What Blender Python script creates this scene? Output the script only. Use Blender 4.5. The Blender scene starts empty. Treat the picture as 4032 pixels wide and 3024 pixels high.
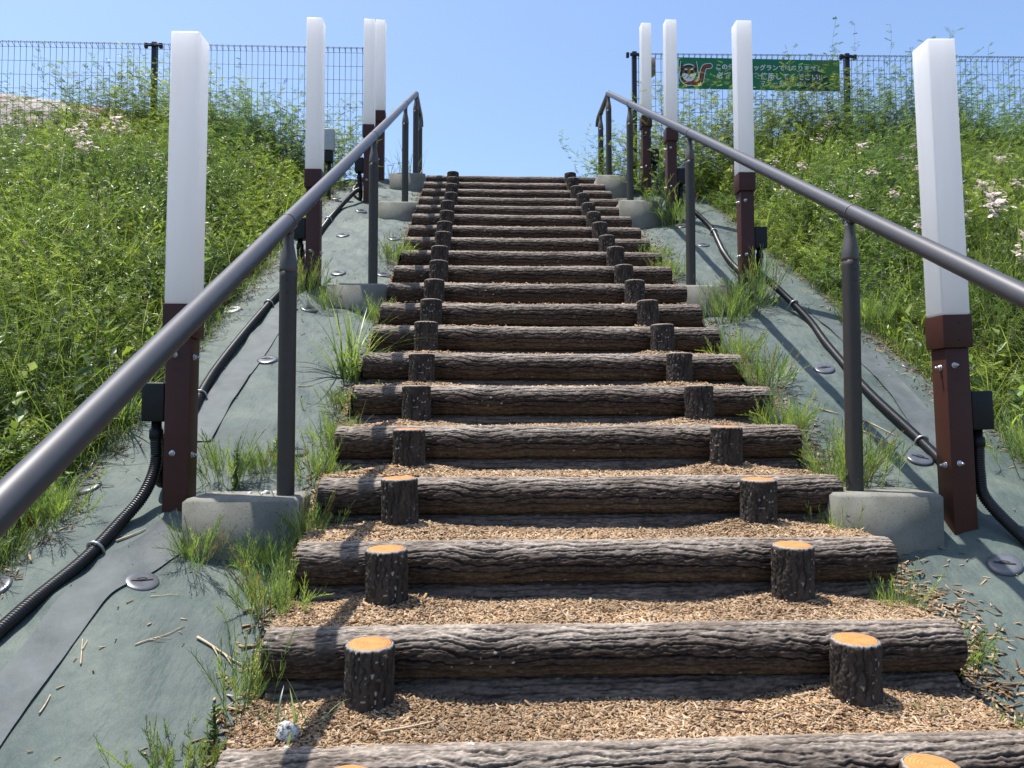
import bpy, bmesh, math
import numpy as np
from mathutils import Vector, Matrix, Quaternion

RAD = math.radians
PI = math.pi
SC = bpy.context.scene
COL = SC.collection
rng = np.random.default_rng(11)

# ------------------------------------------------------------------ camera (eye level is z = 0)
cam_d = bpy.data.cameras.new('camera')
cam = bpy.data.objects.new('camera', cam_d)
COL.objects.link(cam)
cam.location = (0, 0, 0)
cam.rotation_euler = (RAD(90 + 2.45), 0, RAD(-2.5))
cam_d.sensor_width = 36
cam_d.lens = 26.85
cam_d.clip_start = 0.02
cam_d.clip_end = 2000
SC.camera = cam

# ------------------------------------------------------------------ sky, sun, exposure
SUN = Vector((-0.284, 0.15, 1.0)).normalized()           # towards the sun: high, a little beyond and to the left
W = bpy.data.worlds.new('World')
SC.world = W
W.use_nodes = True
wn, wl = W.node_tree.nodes, W.node_tree.links
wn.clear()
sky = wn.new('ShaderNodeTexSky')
sky.sky_type = 'NISHITA'
sky.sun_disc = False
sky.sun_elevation = math.asin(SUN.z)
sky.sun_rotation = math.atan2(SUN.x, SUN.y)
sky.altitude = 0
sky.air_density = 1.0
sky.dust_density = 1.6
sky.ozone_density = 4.5
bg = wn.new('ShaderNodeBackground')
bg.inputs['Strength'].default_value = 0.145
wo = wn.new('ShaderNodeOutputWorld')
wl.new(sky.outputs[0], bg.inputs[0])
wl.new(bg.outputs[0], wo.inputs[0])

sun_d = bpy.data.lights.new('sun', 'SUN')
sun_d.energy = 4.8
sun_d.angle = RAD(0.5)
sun_d.color = (1.0, 0.955, 0.89)
sun = bpy.data.objects.new('sun', sun_d)
COL.objects.link(sun)
sun.rotation_euler = (-SUN).to_track_quat('-Z', 'Y').to_euler()

vs = SC.view_settings
vs.view_transform = 'Standard'
vs.look = 'None'
vs.exposure = 0.7
vs.gamma = 1
SC.render.engine = 'CYCLES'
cy = SC.cycles
cy.use_adaptive_sampling = True
cy.adaptive_threshold = 0.02
cy.use_denoising = True
cy.time_limit = 900
cy.max_bounces = 6
cy.diffuse_bounces = 3
cy.glossy_bounces = 3
cy.transmission_bounces = 4
cy.transparent_max_bounces = 6
cy.caustics_reflective = False
cy.caustics_refractive = False
cy.sample_clamp_indirect = 6.0


# ------------------------------------------------------------------ small maths
def smooth(t):
    t = np.clip(t, 0, 1)
    return t * t * (3 - 2 * t)


_TAB = [np.random.default_rng(100 + k).random((128, 128)) for k in range(40)]


def vn(x, y, seed=0, py=None):
    """value noise 0..1; py = whole-number period of y"""
    T = _TAB[seed % 40]
    x = np.asarray(x, float); y = np.asarray(y, float)
    xi = np.floor(x).astype(int); yi = np.floor(y).astype(int)
    fx = x - xi; fy = y - yi
    fx = fx * fx * (3 - 2 * fx); fy = fy * fy * (3 - 2 * fy)
    y0, y1 = yi, yi + 1
    if py:
        y0 = y0 % py; y1 = y1 % py
    x0 = xi % 128; x1 = (xi + 1) % 128; y0 = y0 % 128; y1 = y1 % 128
    a = T[x0, y0] * (1 - fx) + T[x1, y0] * fx
    b = T[x0, y1] * (1 - fx) + T[x1, y1] * fx
    return a * (1 - fy) + b * fy


def fbm(x, y, seed=0, octv=4):
    s = 0; a = 0.5
    for k in range(octv):
        s = s + a * vn(x * 2 ** k + 17.3 * k, y * 2 ** k + 5.1 * k, seed + k)
        a *= 0.5
    return s


# ------------------------------------------------------------------ the slope
SL = 0.532            # side banks
STEP_Y, STEP_Z, RUN, RISE = 1.898, -0.5525, 0.3287, 0.171
XL, XR = -0.55, 1.27  # ends of the logs
N0, N1 = -1, 18       # steps shown


def zslope(y):
    return np.clip(-1.796 + SL * np.asarray(y, float), -2.6, 2.5)


def gz(x, y):
    x = np.asarray(x, float); y = np.asarray(y, float)
    z = zslope(y)
    xo = np.maximum(np.maximum(-1.5 - x, x - 2.3), 0)
    z = z + 0.26 * smooth(xo / 1.2) * smooth((9.6 - y) / 1.2)
    z = z + 0.05 * (fbm(x * 1.3, y * 1.3, 3) - 0.5) * smooth(xo / 0.5)
    d = np.clip(np.minimum(x + 0.50, 1.22 - x), 0, None)
    z = z - 0.16 * smooth(d / 0.12) * smooth((8.3 - y) / 0.3)
    return z


FXY = [(-0.785, 2.73), (-0.74, 4.82), (-0.715, 6.83), (-0.735, 7.95), (1.40, 2.73), (1.40, 4.79), (1.405, 6.70), (1.385, 7.80)]


def sheet_z(x, y):
    z = gz(x, y)
    c = np.where(x < 0.36, x + 1.0, x - 1.75)
    z = z + 0.035 * np.clip(1 - (c / 0.5) ** 2, -0.6, 1)
    u = x * 0.8 + y * 0.6; v = -x * 0.6 + y * 0.8
    z = z + 0.040 * (fbm(u * 2.2, v * 1.3, 8, 3) - 0.45)
    z = z + 0.018 * (vn(u * 8, v * 2.6, 12) - 0.5) + 0.011 * (vn(u * 18 + 3, v * 6, 14) - 0.5) + 0.0025 * (vn(u * 40 + 3, v * 16, 15) - 0.5)
    for fx, fy in FXY:
        z = z - 0.060 * np.exp(-((x - fx) / 0.27) ** 4 - ((y - fy + 0.24) / 0.15) ** 4)
    return z + 0.008


# ------------------------------------------------------------------ mesh helpers
def npmesh(name, V, FL, cols=None, smooth_sh=False, mats=(), mis=None):
    me = bpy.data.meshes.new(name)
    V = np.ascontiguousarray(V, np.float32)
    FL = [np.asarray(f, np.int32) for f in FL if len(f)]
    nl = sum(f.size for f in FL); nf = sum(len(f) for f in FL)
    me.vertices.add(len(V)); me.vertices.foreach_set('co', V.ravel())
    me.loops.add(nl); me.polygons.add(nf)
    me.loops.foreach_set('vertex_index', np.concatenate([f.ravel() for f in FL]))
    sizes = np.concatenate([np.full(len(f), f.shape[1], np.int32) for f in FL])
    me.polygons.foreach_set('loop_start', np.concatenate([[0], np.cumsum(sizes)[:-1]]).astype(np.int32))
    if smooth_sh:
        me.polygons.foreach_set('use_smooth', np.ones(nf, bool))
    if mis is not None:
        me.polygons.foreach_set('material_index', np.asarray(mis, np.int32))
    if cols is not None:
        at = me.color_attributes.new('Col', 'FLOAT_COLOR', 'POINT')
        c4 = np.ones((len(V), 4), np.float32); c4[:, :3] = cols
        at.data.foreach_set('color', c4.ravel())
    for m in mats:
        me.materials.append(m)
    me.update(calc_edges=True)
    me.validate()
    return me


def link(name, me, parent=None, loc=None, rot=None):
    o = bpy.data.objects.new(name, me)
    COL.objects.link(o)
    if parent is not None:
        o.parent = parent
    if loc is not None:
        o.location = loc
    if rot is not None:
        o.rotation_euler = rot
    return o


def tag(o, label=None, cat=None, group=None, kind=None):
    if label: o['label'] = label
    if cat: o['category'] = cat
    if group: o['group'] = group
    if kind: o['kind'] = kind
    return o


def empty(name, loc, label=None, cat=None, group=None, rot=None):
    o = bpy.data.objects.new(name, None)
    COL.objects.link(o)
    o.location = loc
    o.empty_display_size = 0.1
    if rot is not None:
        o.rotation_euler = rot
    return tag(o, label, cat, group)


def copy_tree(o, parent=None):
    c = o.copy()
    COL.objects.link(c)
    c.parent = parent
    for k in ('label', 'category', 'group'):
        if parent is None and k in c.keys():
            del c[k]
    for ch in list(o.children):
        copy_tree(ch, c)
    return c


class MB:
    """collects pieces into one mesh"""
    def __init__(s):
        s.V = []; s.Q = []; s.T = []; s.P = []; s.n = 0; s.C = []

    def add(s, V, Q=None, T=None, col=None):
        V = np.asarray(V, float).reshape(-1, 3)
        if Q is not None and len(Q): s.Q.append(np.asarray(Q, int) + s.n)
        if T is not None and len(T): s.T.append(np.asarray(T, int) + s.n)
        s.V.append(V)
        if col is not None:
            s.C.append(np.broadcast_to(np.asarray(col, float), V.shape))
        s.n += len(V)
        return s

    def mesh(s, name, mats, smooth_sh=False):
        FL = []
        if s.Q: FL.append(np.concatenate(s.Q))
        if s.T: FL.append(np.concatenate(s.T))
        return npmesh(name, np.concatenate(s.V), FL, np.concatenate(s.C) if s.C else None, smooth_sh, mats)

    def build(s, name, mats, parent=None, smooth_sh=False, loc=None, rot=None):
        if not isinstance(mats, (list, tuple)): mats = [mats]
        return link(name, s.mesh(name, mats, smooth_sh), parent, loc, rot)


def ring_faces(m, n, close=True):
    """quads between m rings of n verts"""
    i = np.arange(m - 1)[:, None] * n
    j = np.arange(n if close else n - 1)[None, :]
    k = (j + 1) % n
    return np.stack([i + j, i + k, i + n + k, i + n + j], -1).reshape(-1, 4)


def frames(P):
    P = np.asarray(P, float)
    T = np.gradient(P, axis=0)
    T /= np.linalg.norm(T, axis=1)[:, None] + 1e-12
    ref = np.array([0, 0, 1.0]) if abs(T[:, 2]).mean() < 0.9 else np.array([1.0, 0, 0])
    A = np.cross(T, ref); A /= np.linalg.norm(A, axis=1)[:, None] + 1e-12
    B = np.cross(A, T)
    return T, A, B


def add_tube(mb, P, r, n=12, caps=True, col=None):
    P = np.asarray(P, float); r = np.broadcast_to(np.asarray(r, float), (len(P),))
    T, A, B = frames(P)
    t = np.linspace(0, 2 * PI, n, endpoint=False)
    V = P[:, None] + r[:, None, None] * (A[:, None] * np.cos(t)[None, :, None] + B[:, None] * np.sin(t)[None, :, None])
    V = V.reshape(-1, 3)
    Q = ring_faces(len(P), n)
    Tt = []
    if caps:
        V = np.vstack([V, P[:1], P[-1:]])
        a = len(P) * n
        j = np.arange(n); k = (j + 1) % n
        Tt = np.vstack([np.stack([np.full(n, a), k, j], -1), np.stack([np.full(n, a + 1), (len(P) - 1) * n + j, (len(P) - 1) * n + k], -1)])
    return mb.add(V, Q, Tt, col)


def add_cyl(mb, p0, p1, r0, r1=None, n=16, col=None):
    r1 = r0 if r1 is None else r1
    return add_tube(mb, [p0, p1], [r0, r1], n, True, col)


def add_lathe(mb, prof, n=24, col=None, M=None):
    """prof = [(r, z)], around local z"""
    prof = np.asarray(prof, float)
    t = np.linspace(0, 2 * PI, n, endpoint=False)
    V = np.stack([prof[:, :1] * np.cos(t), prof[:, :1] * np.sin(t), np.repeat(prof[:, 1:], n, 1)], -1).reshape(-1, 3)
    if M is not None:
        V = V @ np.array(M.to_3x3()).T + np.array(M.translation)
    return mb.add(V, ring_faces(len(prof), n), None, col)


def add_box(mb, c, s, bev=0.0, M=None, col=None):
    bm = bmesh.new()
    bmesh.ops.create_cube(bm, size=1)
    bmesh.ops.scale(bm, vec=s, verts=bm.verts)
    if bev:
        bmesh.ops.bevel(bm, geom=bm.edges[:], offset=bev, segments=2, affect='EDGES', profile=0.6)
    bm.verts.index_update()
    V = np.array([v.co[:] for v in bm.verts])
    Q = [[v.index for v in f.verts] for f in bm.faces if len(f.verts) == 4]
    T = [[v.index for v in f.verts] for f in bm.faces if len(f.verts) == 3]
    bm.free()
    V = V + np.array(c)
    if M is not None:
        V = V @ np.array(M.to_3x3()).T + np.array(M.translation)
    return mb.add(V, np.array(Q) if Q else None, np.array(T) if T else None, col)


def spline(P, n):
    P = np.asarray(P, float)
    P = np.vstack([2 * P[0] - P[1], P, 2 * P[-1] - P[-2]])
    out = []
    for i in range(1, len(P) - 2):
        t = np.linspace(0, 1, n, endpoint=False)[:, None]
        a, b, c, d = P[i - 1], P[i], P[i + 1], P[i + 2]
        out.append(0.5 * (2 * b + (c - a) * t + (2 * a - 5 * b + 4 * c - d) * t ** 2 + (3 * b - a - 3 * c + d) * t ** 3))
    out.append(P[-2:-1])
    return np.vstack(out)


def resample(P, step):
    d = np.r_[0, np.cumsum(np.linalg.norm(np.diff(P, axis=0), axis=1))]
    s = np.arange(0, d[-1], step)
    return np.stack([np.interp(s, d, P[:, k]) for k in range(3)], -1)


# ------------------------------------------------------------------ materials
def nmat(name):
    m = bpy.data.materials.new(name)
    m.use_nodes = True
    nt = m.node_tree
    nt.nodes.clear()
    out = nt.nodes.new('ShaderNodeOutputMaterial')
    return m, nt.nodes, nt.links, out


def principled(nodes, col=(0.5, 0.5, 0.5), rough=0.6, metal=0.0, spec=0.5):
    b = nodes.new('ShaderNodeBsdfPrincipled')
    b.inputs['Base Color'].default_value = (*col, 1)
    b.inputs['Roughness'].default_value = rough
    b.inputs['Metallic'].default_value = metal
    b.inputs['Specular IOR Level'].default_value = spec
    return b


def ramp(nodes, stops):
    r = nodes.new('ShaderNodeValToRGB')
    e = r.color_ramp.elements
    e[0].position, e[0].color = stops[0][0], (*stops[0][1], 1)
    e[1].position, e[1].color = stops[-1][0], (*stops[-1][1], 1)
    for p, c in stops[1:-1]:
        x = e.new(p); x.color = (*c, 1)
    return r


def noise(nodes, links, scale, detail=4, rough=0.6, vec=None, stretch=None):
    n = nodes.new('ShaderNodeTexNoise')
    n.inputs['Scale'].default_value = scale
    n.inputs['Detail'].default_value = detail
    n.inputs['Roughness'].default_value = rough
    tc = nodes.new('ShaderNodeTexCoord')
    src = tc.outputs['Object']
    if stretch:
        mp = nodes.new('ShaderNodeMapping')
        mp.inputs['Scale'].default_value = stretch
        links.new(src, mp.inputs[0]); src = mp.outputs[0]
    links.new(src, n.inputs['Vector'])
    return n


def bump(nodes, links, src, strength, dist, b):
    bp = nodes.new('ShaderNodeBump')
    bp.inputs['Strength'].default_value = strength
    bp.inputs['Distance'].default_value = dist
    links.new(src, bp.inputs['Height'])
    links.new(bp.outputs[0], b.inputs['Normal'])
    return bp


def mixc(nodes, links, fac, a, b, mode='MIX'):
    m = nodes.new('ShaderNodeMix')
    m.data_type = 'RGBA'; m.blend_type = mode
    for sock, v in ((m.inputs[0], fac), (m.inputs[6], a), (m.inputs[7], b)):
        if hasattr(v, 'is_output'):
            links.new(v, sock)
        elif isinstance(v, (int, float)):
            sock.default_value = v
        else:
            sock.default_value = (*v, 1)
    return m.outputs[2]


def simple(name, col, rough=0.5, metal=0.0, spec=0.5, var=0.15, vscale=12, bscale=None, bstr=0.2, bdist=0.002, stretch=None):
    m, n, l, out = nmat(name)
    b = principled(n, col, rough, metal, spec)
    if var:
        nz = noise(n, l, vscale, 5, 0.65, stretch=stretch)
        c = np.array(col)
        r = ramp(n, [(0.3, tuple(c * (1 - var))), (0.7, tuple(np.minimum(c * (1 + var), 1)))])
        l.new(nz.outputs['Fac'], r.inputs[0])
        l.new(r.outputs[0], b.inputs['Base Color'])
    if bscale:
        nz2 = noise(n, l, bscale, 5, 0.7, stretch=stretch)
        bump(n, l, nz2.outputs['Fac'], bstr, bdist, b)
    l.new(b.outputs[0], out.inputs[0])
    return m


def leafmat(name, trans=0.42, rough=0.38, spec=0.5, through=(1.22, 1.28, 0.60)):
    m, n, l, out = nmat(name)
    at = n.new('ShaderNodeAttribute'); at.attribute_name = 'Col'
    b = principled(n, (0, 0, 0), rough, 0, spec)
    l.new(at.outputs['Color'], b.inputs['Base Color'])
    tr = n.new('ShaderNodeBsdfTranslucent')
    tc = mixc(n, l, 1.0, at.outputs['Color'], through, 'MULTIPLY')
    l.new(tc, tr.inputs['Color'])
    mx = n.new('ShaderNodeMixShader')
    mx.inputs[0].default_value = trans
    l.new(b.outputs[0], mx.inputs[1]); l.new(tr.outputs[0], mx.inputs[2])
    l.new(mx.outputs[0], out.inputs[0])
    return m


def attrmat(name, rough=0.8, spec=0.2, bscale=None, bstr=0.3, bdist=0.001, stretch=None):
    m, n, l, out = nmat(name)
    at = n.new('ShaderNodeAttribute'); at.attribute_name = 'Col'
    b = principled(n, (0, 0, 0), rough, 0, spec)
    l.new(at.outputs['Color'], b.inputs['Base Color'])
    if bscale:
        nz = noise(n, l, bscale, 5, 0.7, stretch=stretch)
        bump(n, l, nz.outputs['Fac'], bstr, bdist, b)
    l.new(b.outputs[0], out.inputs[0])
    return m


M_leaf = leafmat('leaf')
M_petal = leafmat('petal', 0.35, 0.6, 0.2, (1.0, 1.0, 1.0))
M_chip = attrmat('wood_chip', 0.85, 0.15)
M_bark = attrmat('bark', 0.8, 0.14, 340, 1.0, 0.0022, (0.35, 1, 1))
M_postbark = attrmat('post_bark', 0.75, 0.25, 260, 0.6, 0.0012, (1, 1, 0.35))
M_metal = simple('brown_grey_paint', (0.046, 0.040, 0.034), 0.5, 0.15, 0.45, 0.08, 30, 900, 0.06, 0.0003)
M_railm = simple('rail_paint', (0.074, 0.072, 0.076), 0.44, 0.28, 0.5, 0.06, 25, 1200, 0.08, 0.0003)
M_cast = simple('cast_bracket', (0.10, 0.094, 0.088), 0.5, 0.3, 0.5, 0.1, 40)
M_brown = simple('brown_paint', (0.056, 0.019, 0.014), 0.5, 0.0, 0.28, 0.12, 14, 500, 0.05, 0.0004)
M_bolt = simple('zinc', (0.55, 0.56, 0.58), 0.35, 0.8, 0.5, 0.1, 60)
M_black = simple('black_plastic', (0.009, 0.009, 0.010), 0.5, 0.0, 0.3, 0.2, 30)
M_hose = simple('hose_plastic', (0.010, 0.010, 0.011), 0.4, 0.0, 0.4, 0.2, 20)
M_pin = simple('pin_plastic', (0.075, 0.080, 0.092), 0.3, 0.0, 0.7, 0.2, 30)
M_pinpale = simple('pale_pin_plastic', (0.42, 0.45, 0.38), 0.45, 0.0, 0.4, 0.1, 30)
M_slot = simple('slot_dark', (0.012, 0.011, 0.011), 0.7)
M_fence = simple('fence_paint', (0.016, 0.017, 0.022), 0.5, 0.0, 0.4, 0.1, 30)
M_greybox = simple('grey_plastic', (0.40, 0.41, 0.42), 0.5)
M_plaque = simple('faded_card', (0.22, 0.17, 0.14), 0.7, 0, 0.2, 0.2, 25)
M_clamp = simple('clamp_steel', (0.42, 0.42, 0.43), 0.38, 0.8, 0.5, 0.12, 60)
M_tape = simple('tape_film', (0.085, 0.099, 0.101), 0.62, 0.0, 0.2, 0.22, 9, 17, 0.35, 0.008)
M_straw = simple('straw', (0.50, 0.40, 0.27), 0.8, 0, 0.2, 0.25, 60)
M_twig = simple('dark_twig', (0.10, 0.055, 0.04), 0.8, 0, 0.2, 0.25, 60)

# white acrylic: lit through from the back by the sun
m, n, l, out = nmat('white_acrylic')
b = principled(n, (0.92, 0.91, 0.90), 0.28, 0, 0.5)
nz = noise(n, l, 6, 5, 0.65, stretch=(6, 6, 0.5)); r1 = ramp(n, [(0.30, (0.90, 0.89, 0.87)), (0.55, (0.95, 0.945, 0.94))])
l.new(nz.outputs['Fac'], r1.inputs[0]); l.new(r1.outputs[0], b.inputs['Base Color'])
tr = n.new('ShaderNodeBsdfTranslucent'); tr.inputs['Color'].default_value = (0.97, 0.955, 0.95, 1)
mx = n.new('ShaderNodeMixShader'); mx.inputs[0].default_value = 0.58
l.new(b.outputs[0], mx.inputs[1]); l.new(tr.outputs[0], mx.inputs[2]); l.new(mx.outputs[0], out.inputs[0])
M_acryl = m

# concrete
m, n, l, out = nmat('concrete')
b = principled(n, rough=0.9, spec=0.2)
nz = noise(n, l, 7, 6, 0.65); nz2 = noise(n, l, 160, 3, 0.6)
r1 = ramp(n, [(0.3, (0.150, 0.148, 0.122)), (0.7, (0.255, 0.25, 0.215))]); l.new(nz.outputs['Fac'], r1.inputs[0])
r2 = ramp(n, [(0.30, (0.35, 0.35, 0.35)), (0.40, (1, 1, 1))]); l.new(nz2.outputs['Fac'], r2.inputs[0])
l.new(mixc(n, l, 0.8, r1.outputs[0], r2.outputs[0], 'MULTIPLY'), b.inputs['Base Color'])
bump(n, l, nz2.outputs['Fac'], 0.3, 0.002, b)
l.new(b.outputs[0], out.inputs[0])
M_conc = m

# weed-control fabric
m, n, l, out = nmat('green_fabric')
b = principled(n, rough=0.72, spec=0.35)
nz = noise(n, l, 2.6, 6, 0.62); nz2 = noise(n, l, 420, 2, 0.7, stretch=(1, 0.45, 1)); nz3 = noise(n, l, 18, 5, 0.7)
r1 = ramp(n, [(0.30, (0.046, 0.067, 0.063)), (0.5, (0.070, 0.095, 0.088)), (0.72, (0.120, 0.144, 0.122))])
l.new(nz.outputs['Fac'], r1.inputs[0])
r3 = ramp(n, [(0.30, (0.80, 0.82, 0.81)), (0.5, (1.0, 1.0, 1.0)), (0.74, (1.20, 1.16, 1.06))]); l.new(nz3.outputs['Fac'], r3.inputs[0])
r2 = ramp(n, [(0.25, (0.72, 0.74, 0.74)), (0.75, (1.22, 1.2, 1.18))]); l.new(nz2.outputs['Fac'], r2.inputs[0])
c1 = mixc(n, l, 1.0, r1.outputs[0], r3.outputs[0], 'MULTIPLY')
l.new(mixc(n, l, 1.0, c1, r2.outputs[0], 'MULTIPLY'), b.inputs['Base Color'])
bp = bump(n, l, nz2.outputs['Fac'], 0.3, 0.001, b)
nzw = noise(n, l, 8, 5, 0.55, stretch=(1, 0.40, 0.55))
bp2 = n.new('ShaderNodeBump'); bp2.inputs['Strength'].default_value = 0.6; bp2.inputs['Distance'].default_value = 0.045
l.new(nzw.outputs['Fac'], bp2.inputs['Height']); l.new(bp2.outputs[0], bp.inputs['Normal'])
l.new(b.outputs[0], out.inputs[0])
M_sheet = m

# bare soil with dead litter
m, n, l, out = nmat('soil')
b = principled(n, rough=0.95, spec=0.1)
nz = noise(n, l, 40, 6, 0.7); nz2 = noise(n, l, 1.6, 4, 0.6)
r1 = ramp(n, [(0.3, (0.035, 0.026, 0.018)), (0.55, (0.10, 0.075, 0.05)), (0.72, (0.26, 0.20, 0.13))]); l.new(nz.outputs['Fac'], r1.inputs[0])
r2 = ramp(n, [(0.4, (0.55, 0.75, 0.40)), (0.6, (1, 1, 1))]); l.new(nz2.outputs['Fac'], r2.inputs[0])
l.new(mixc(n, l, 1.0, r1.outputs[0], r2.outputs[0], 'MULTIPLY'), b.inputs['Base Color'])
bump(n, l, nz.outputs['Fac'], 0.8, 0.02, b)
l.new(b.outputs[0], out.inputs[0])
M_soil = m

# mulch under the loose chips
m, n, l, out = nmat('mulch')
b = principled(n, rough=0.95, spec=0.1)
nz = noise(n, l, 150, 3, 0.7, stretch=(0.5, 1, 1)); nz2 = noise(n, l, 9, 4, 0.6)
r1 = ramp(n, [(0.3, (0.05, 0.03, 0.018)), (0.5, (0.17, 0.105, 0.058)), (0.7, (0.36, 0.25, 0.15))]); l.new(nz.outputs['Fac'], r1.inputs[0])
r2 = ramp(n, [(0.35, (0.75, 0.72, 0.7)), (0.65, (1.05, 1.05, 1.05))]); l.new(nz2.outputs['Fac'], r2.inputs[0])
l.new(mixc(n, l, 1.0, r1.outputs[0], r2.outputs[0], 'MULTIPLY'), b.inputs['Base Color'])
bump(n, l, nz.outputs['Fac'], 1.0, 0.006, b)
l.new(b.outputs[0], out.inputs[0])
M_mulch = m

# orange end grain
m, n, l, out = nmat('cut_wood')
b = principled(n, rough=0.65, spec=0.3)
tc = n.new('ShaderNodeTexCoord')
wv = n.new('ShaderNodeTexWave'); wv.wave_type = 'RINGS'; wv.rings_direction = 'Z'
wv.inputs['Scale'].default_value = 42; wv.inputs['Distortion'].default_value = 1.6; wv.inputs['Detail'].default_value = 2
wv.inputs['Detail Scale'].default_value = 0.6
l.new(tc.outputs['Object'], wv.inputs['Vector'])
r1 = ramp(n, [(0.0, (0.42, 0.165, 0.050)), (0.35, (0.555, 0.222, 0.070)), (1.0, (0.585, 0.242, 0.080))]); l.new(wv.outputs['Fac'], r1.inputs[0])
nz = noise(n, l, 30, 5, 0.7); r2 = ramp(n, [(0.3, (0.62, 0.60, 0.58)), (0.5, (0.95, 0.95, 0.95)), (0.7, (1.08, 1.1, 1.15))]); l.new(nz.outputs['Fac'], r2.inputs[0])
l.new(mixc(n, l, 1.0, r1.outputs[0], r2.outputs[0], 'MULTIPLY'), b.inputs['Base Color'])
bump(n, l, wv.outputs['Fac'], 0.25, 0.001, b)
l.new(b.outputs[0], out.inputs[0])
M_cut = m

# granite
m, n, l, out = nmat('granite')
b = principled(n, rough=0.85, spec=0.3)
nz = noise(n, l, 130, 3, 0.8); r1 = ramp(n, [(0.40, (0.07, 0.07, 0.075)), (0.5, (0.5, 0.49, 0.47)), (0.65, (0.72, 0.70, 0.67))])
l.new(nz.outputs['Fac'], r1.inputs[0]); l.new(r1.outputs[0], b.inputs['Base Color']); bump(n, l, nz.outputs['Fac'], 0.6, 0.003, b)
l.new(b.outputs[0], out.inputs[0])
M_gran = m

# far flowering mound
m, n, l, out = nmat('flower_mound')
b = principled(n, rough=0.95, spec=0.1)
nz = noise(n, l, 1.1, 5, 0.7, stretch=(1, 1, 2.4)); nz2 = noise(n, l, 2.3, 4, 0.7, stretch=(1, 1, 2))
r1 = ramp(n, [(0.30, (0.05, 0.08, 0.02)), (0.42, (0.13, 0.12, 0.06)), (0.50, (0.36, 0.32, 0.28)), (0.62, (0.40, 0.37, 0.33)), (0.75, (0.30, 0.17, 0.12))])
l.new(nz.outputs['Fac'], r1.inputs[0])
r2 = ramp(n, [(0.60, (0, 0, 0)), (0.66, (1, 1, 1))]); l.new(nz2.outputs['Fac'], r2.inputs[0])
l.new(mixc(n, l, r2.outputs[0], r1.outputs[0], (0.42, 0.10, 0.18)), b.inputs['Base Color'])
bump(n, l, nz.outputs['Fac'], 1.0, 0.15, b)
l.new(b.outputs[0], out.inputs[0])
M_mound = m

ORD = ['first', 'second', 'third', 'fourth', 'fifth', 'sixth', 'seventh', 'eighth', 'ninth', 'tenth', 'eleventh', 'twelfth',
       'thirteenth', 'fourteenth', 'fifteenth', 'sixteenth', 'seventeenth', 'eighteenth', 'nineteenth', 'topmost']

# ------------------------------------------------------------------ ground
gx = np.concatenate([[-400, -150, -60, -30, -15, -10], np.arange(-7.5, 8.51, 0.07), [11, 16, 30, 60, 150, 400]])
gy = np.concatenate([[-200, -60, -20, -8, -4], np.arange(-2.5, 9.8, 0.07), [10.5, 12, 16, 30, 60, 150, 500]])
X, Y = np.meshgrid(gx, gy, indexing='ij')
Z = gz(X, Y) - 0.02 - 0.10 * smooth((X + 1.40) / 0.15) * smooth((2.18 - X) / 0.15) * (Y < 8.1)
far = np.clip((Y - 10) / 60, 0, None); Z = Z - far * 3
V = np.stack([X, Y, Z], -1).reshape(-1, 3)
g = link('ground', npmesh('ground', V, [ring_faces(len(gx), len(gy), False)], None, True, [M_soil]))
tag(g, 'brown soil of the slope under the weeds and the fabric', kind='structure')

# far mound covered in pink flowers, seen over the weeds at the left
mx_, my_ = np.linspace(-34, 4, 120), np.linspace(12.5, 34, 60)
X, Y = np.meshgrid(mx_, my_, indexing='ij')
prof = np.interp(X, [-34, -18, -10, -8.9, -7.9, -6.4, -4.5, -2.5, 0, 4], [8.6, 7.8, 6.85, 6.76, 6.62, 6.34, 5.7, 4.4, 2.8, 1.9])
Z = 2.0 + (prof - 2.0) * smooth((Y - 12.5) / 4.0) * smooth((34 - Y) / 12) + 0.12 * (fbm(X * 1.5, Y * 1.5, 5) - 0.5)
hl = link('hill', npmesh('hill', np.stack([X, Y, Z], -1).reshape(-1, 3), [ring_faces(120, 60, False)], None, True, [M_mound]))
tag(hl, 'far mound with patches of pink flowers beyond the left fence', kind='structure')


# ------------------------------------------------------------------ fabric sheets beside the steps
def sheet(x0, x1, outer_left, label):
    nx, ny = 110, 620
    u = np.linspace(0, 1, nx)[:, None]; y = np.linspace(-1.2, 8.02, ny)[None, :]
    j = 0.10 * (fbm(y * 1.4, 0 * y + 3.3, 21, 4) - 0.47) * 2
    if outer_left:
        xo = x0 + j; X = xo + (x1 - xo) * u
    else:
        xo = x1 + j; X = x0 + (xo - x0) * u
    Yv = np.broadcast_to(y, X.shape)
    Z = sheet_z(X, Yv)
    o = link('ground_sheet', npmesh('ground_sheet', np.stack([X, Yv, Z], -1).reshape(-1, 3), [ring_faces(nx, ny, False)], None, True, [M_sheet]))
    return tag(o, label, kind='structure')


sheet(-1.50, -0.50, True, 'grey-green weed fabric on the bank at the left of the steps')
sheet(1.24, 2.28, False, 'grey-green weed fabric on the bank at the right of the steps')


def tape(pts, width, name, label):
    P = resample(spline([(x, y, 0) for x, y in pts], 12), 0.02)
    T, A, B = frames(P)
    cols = []
    nw = 9
    for k in range(nw):
        s = (k / (nw - 1) - 0.5) * width
        Q = P + A * s
        z = sheet_z(Q[:, 0], Q[:, 1])
        lift = 0.004 + 0.004 * vn(P[:, 1] * 7, 0 * P[:, 1] + k * 0.35, 30) * (1 + 1.4 * (k in (0, nw - 1)) * (vn(P[:, 1] * 2.3, 0 * P[:, 1], 31) > 0.6))
        cols.append(np.stack([Q[:, 0], Q[:, 1], z + lift], -1))
    V = np.stack(cols, 0).reshape(-1, 3)
    o = link(name, npmesh(name, V, [ring_faces(nw, len(P), False)], None, True, [M_tape]))
    return tag(o, label, 'tape')


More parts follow.
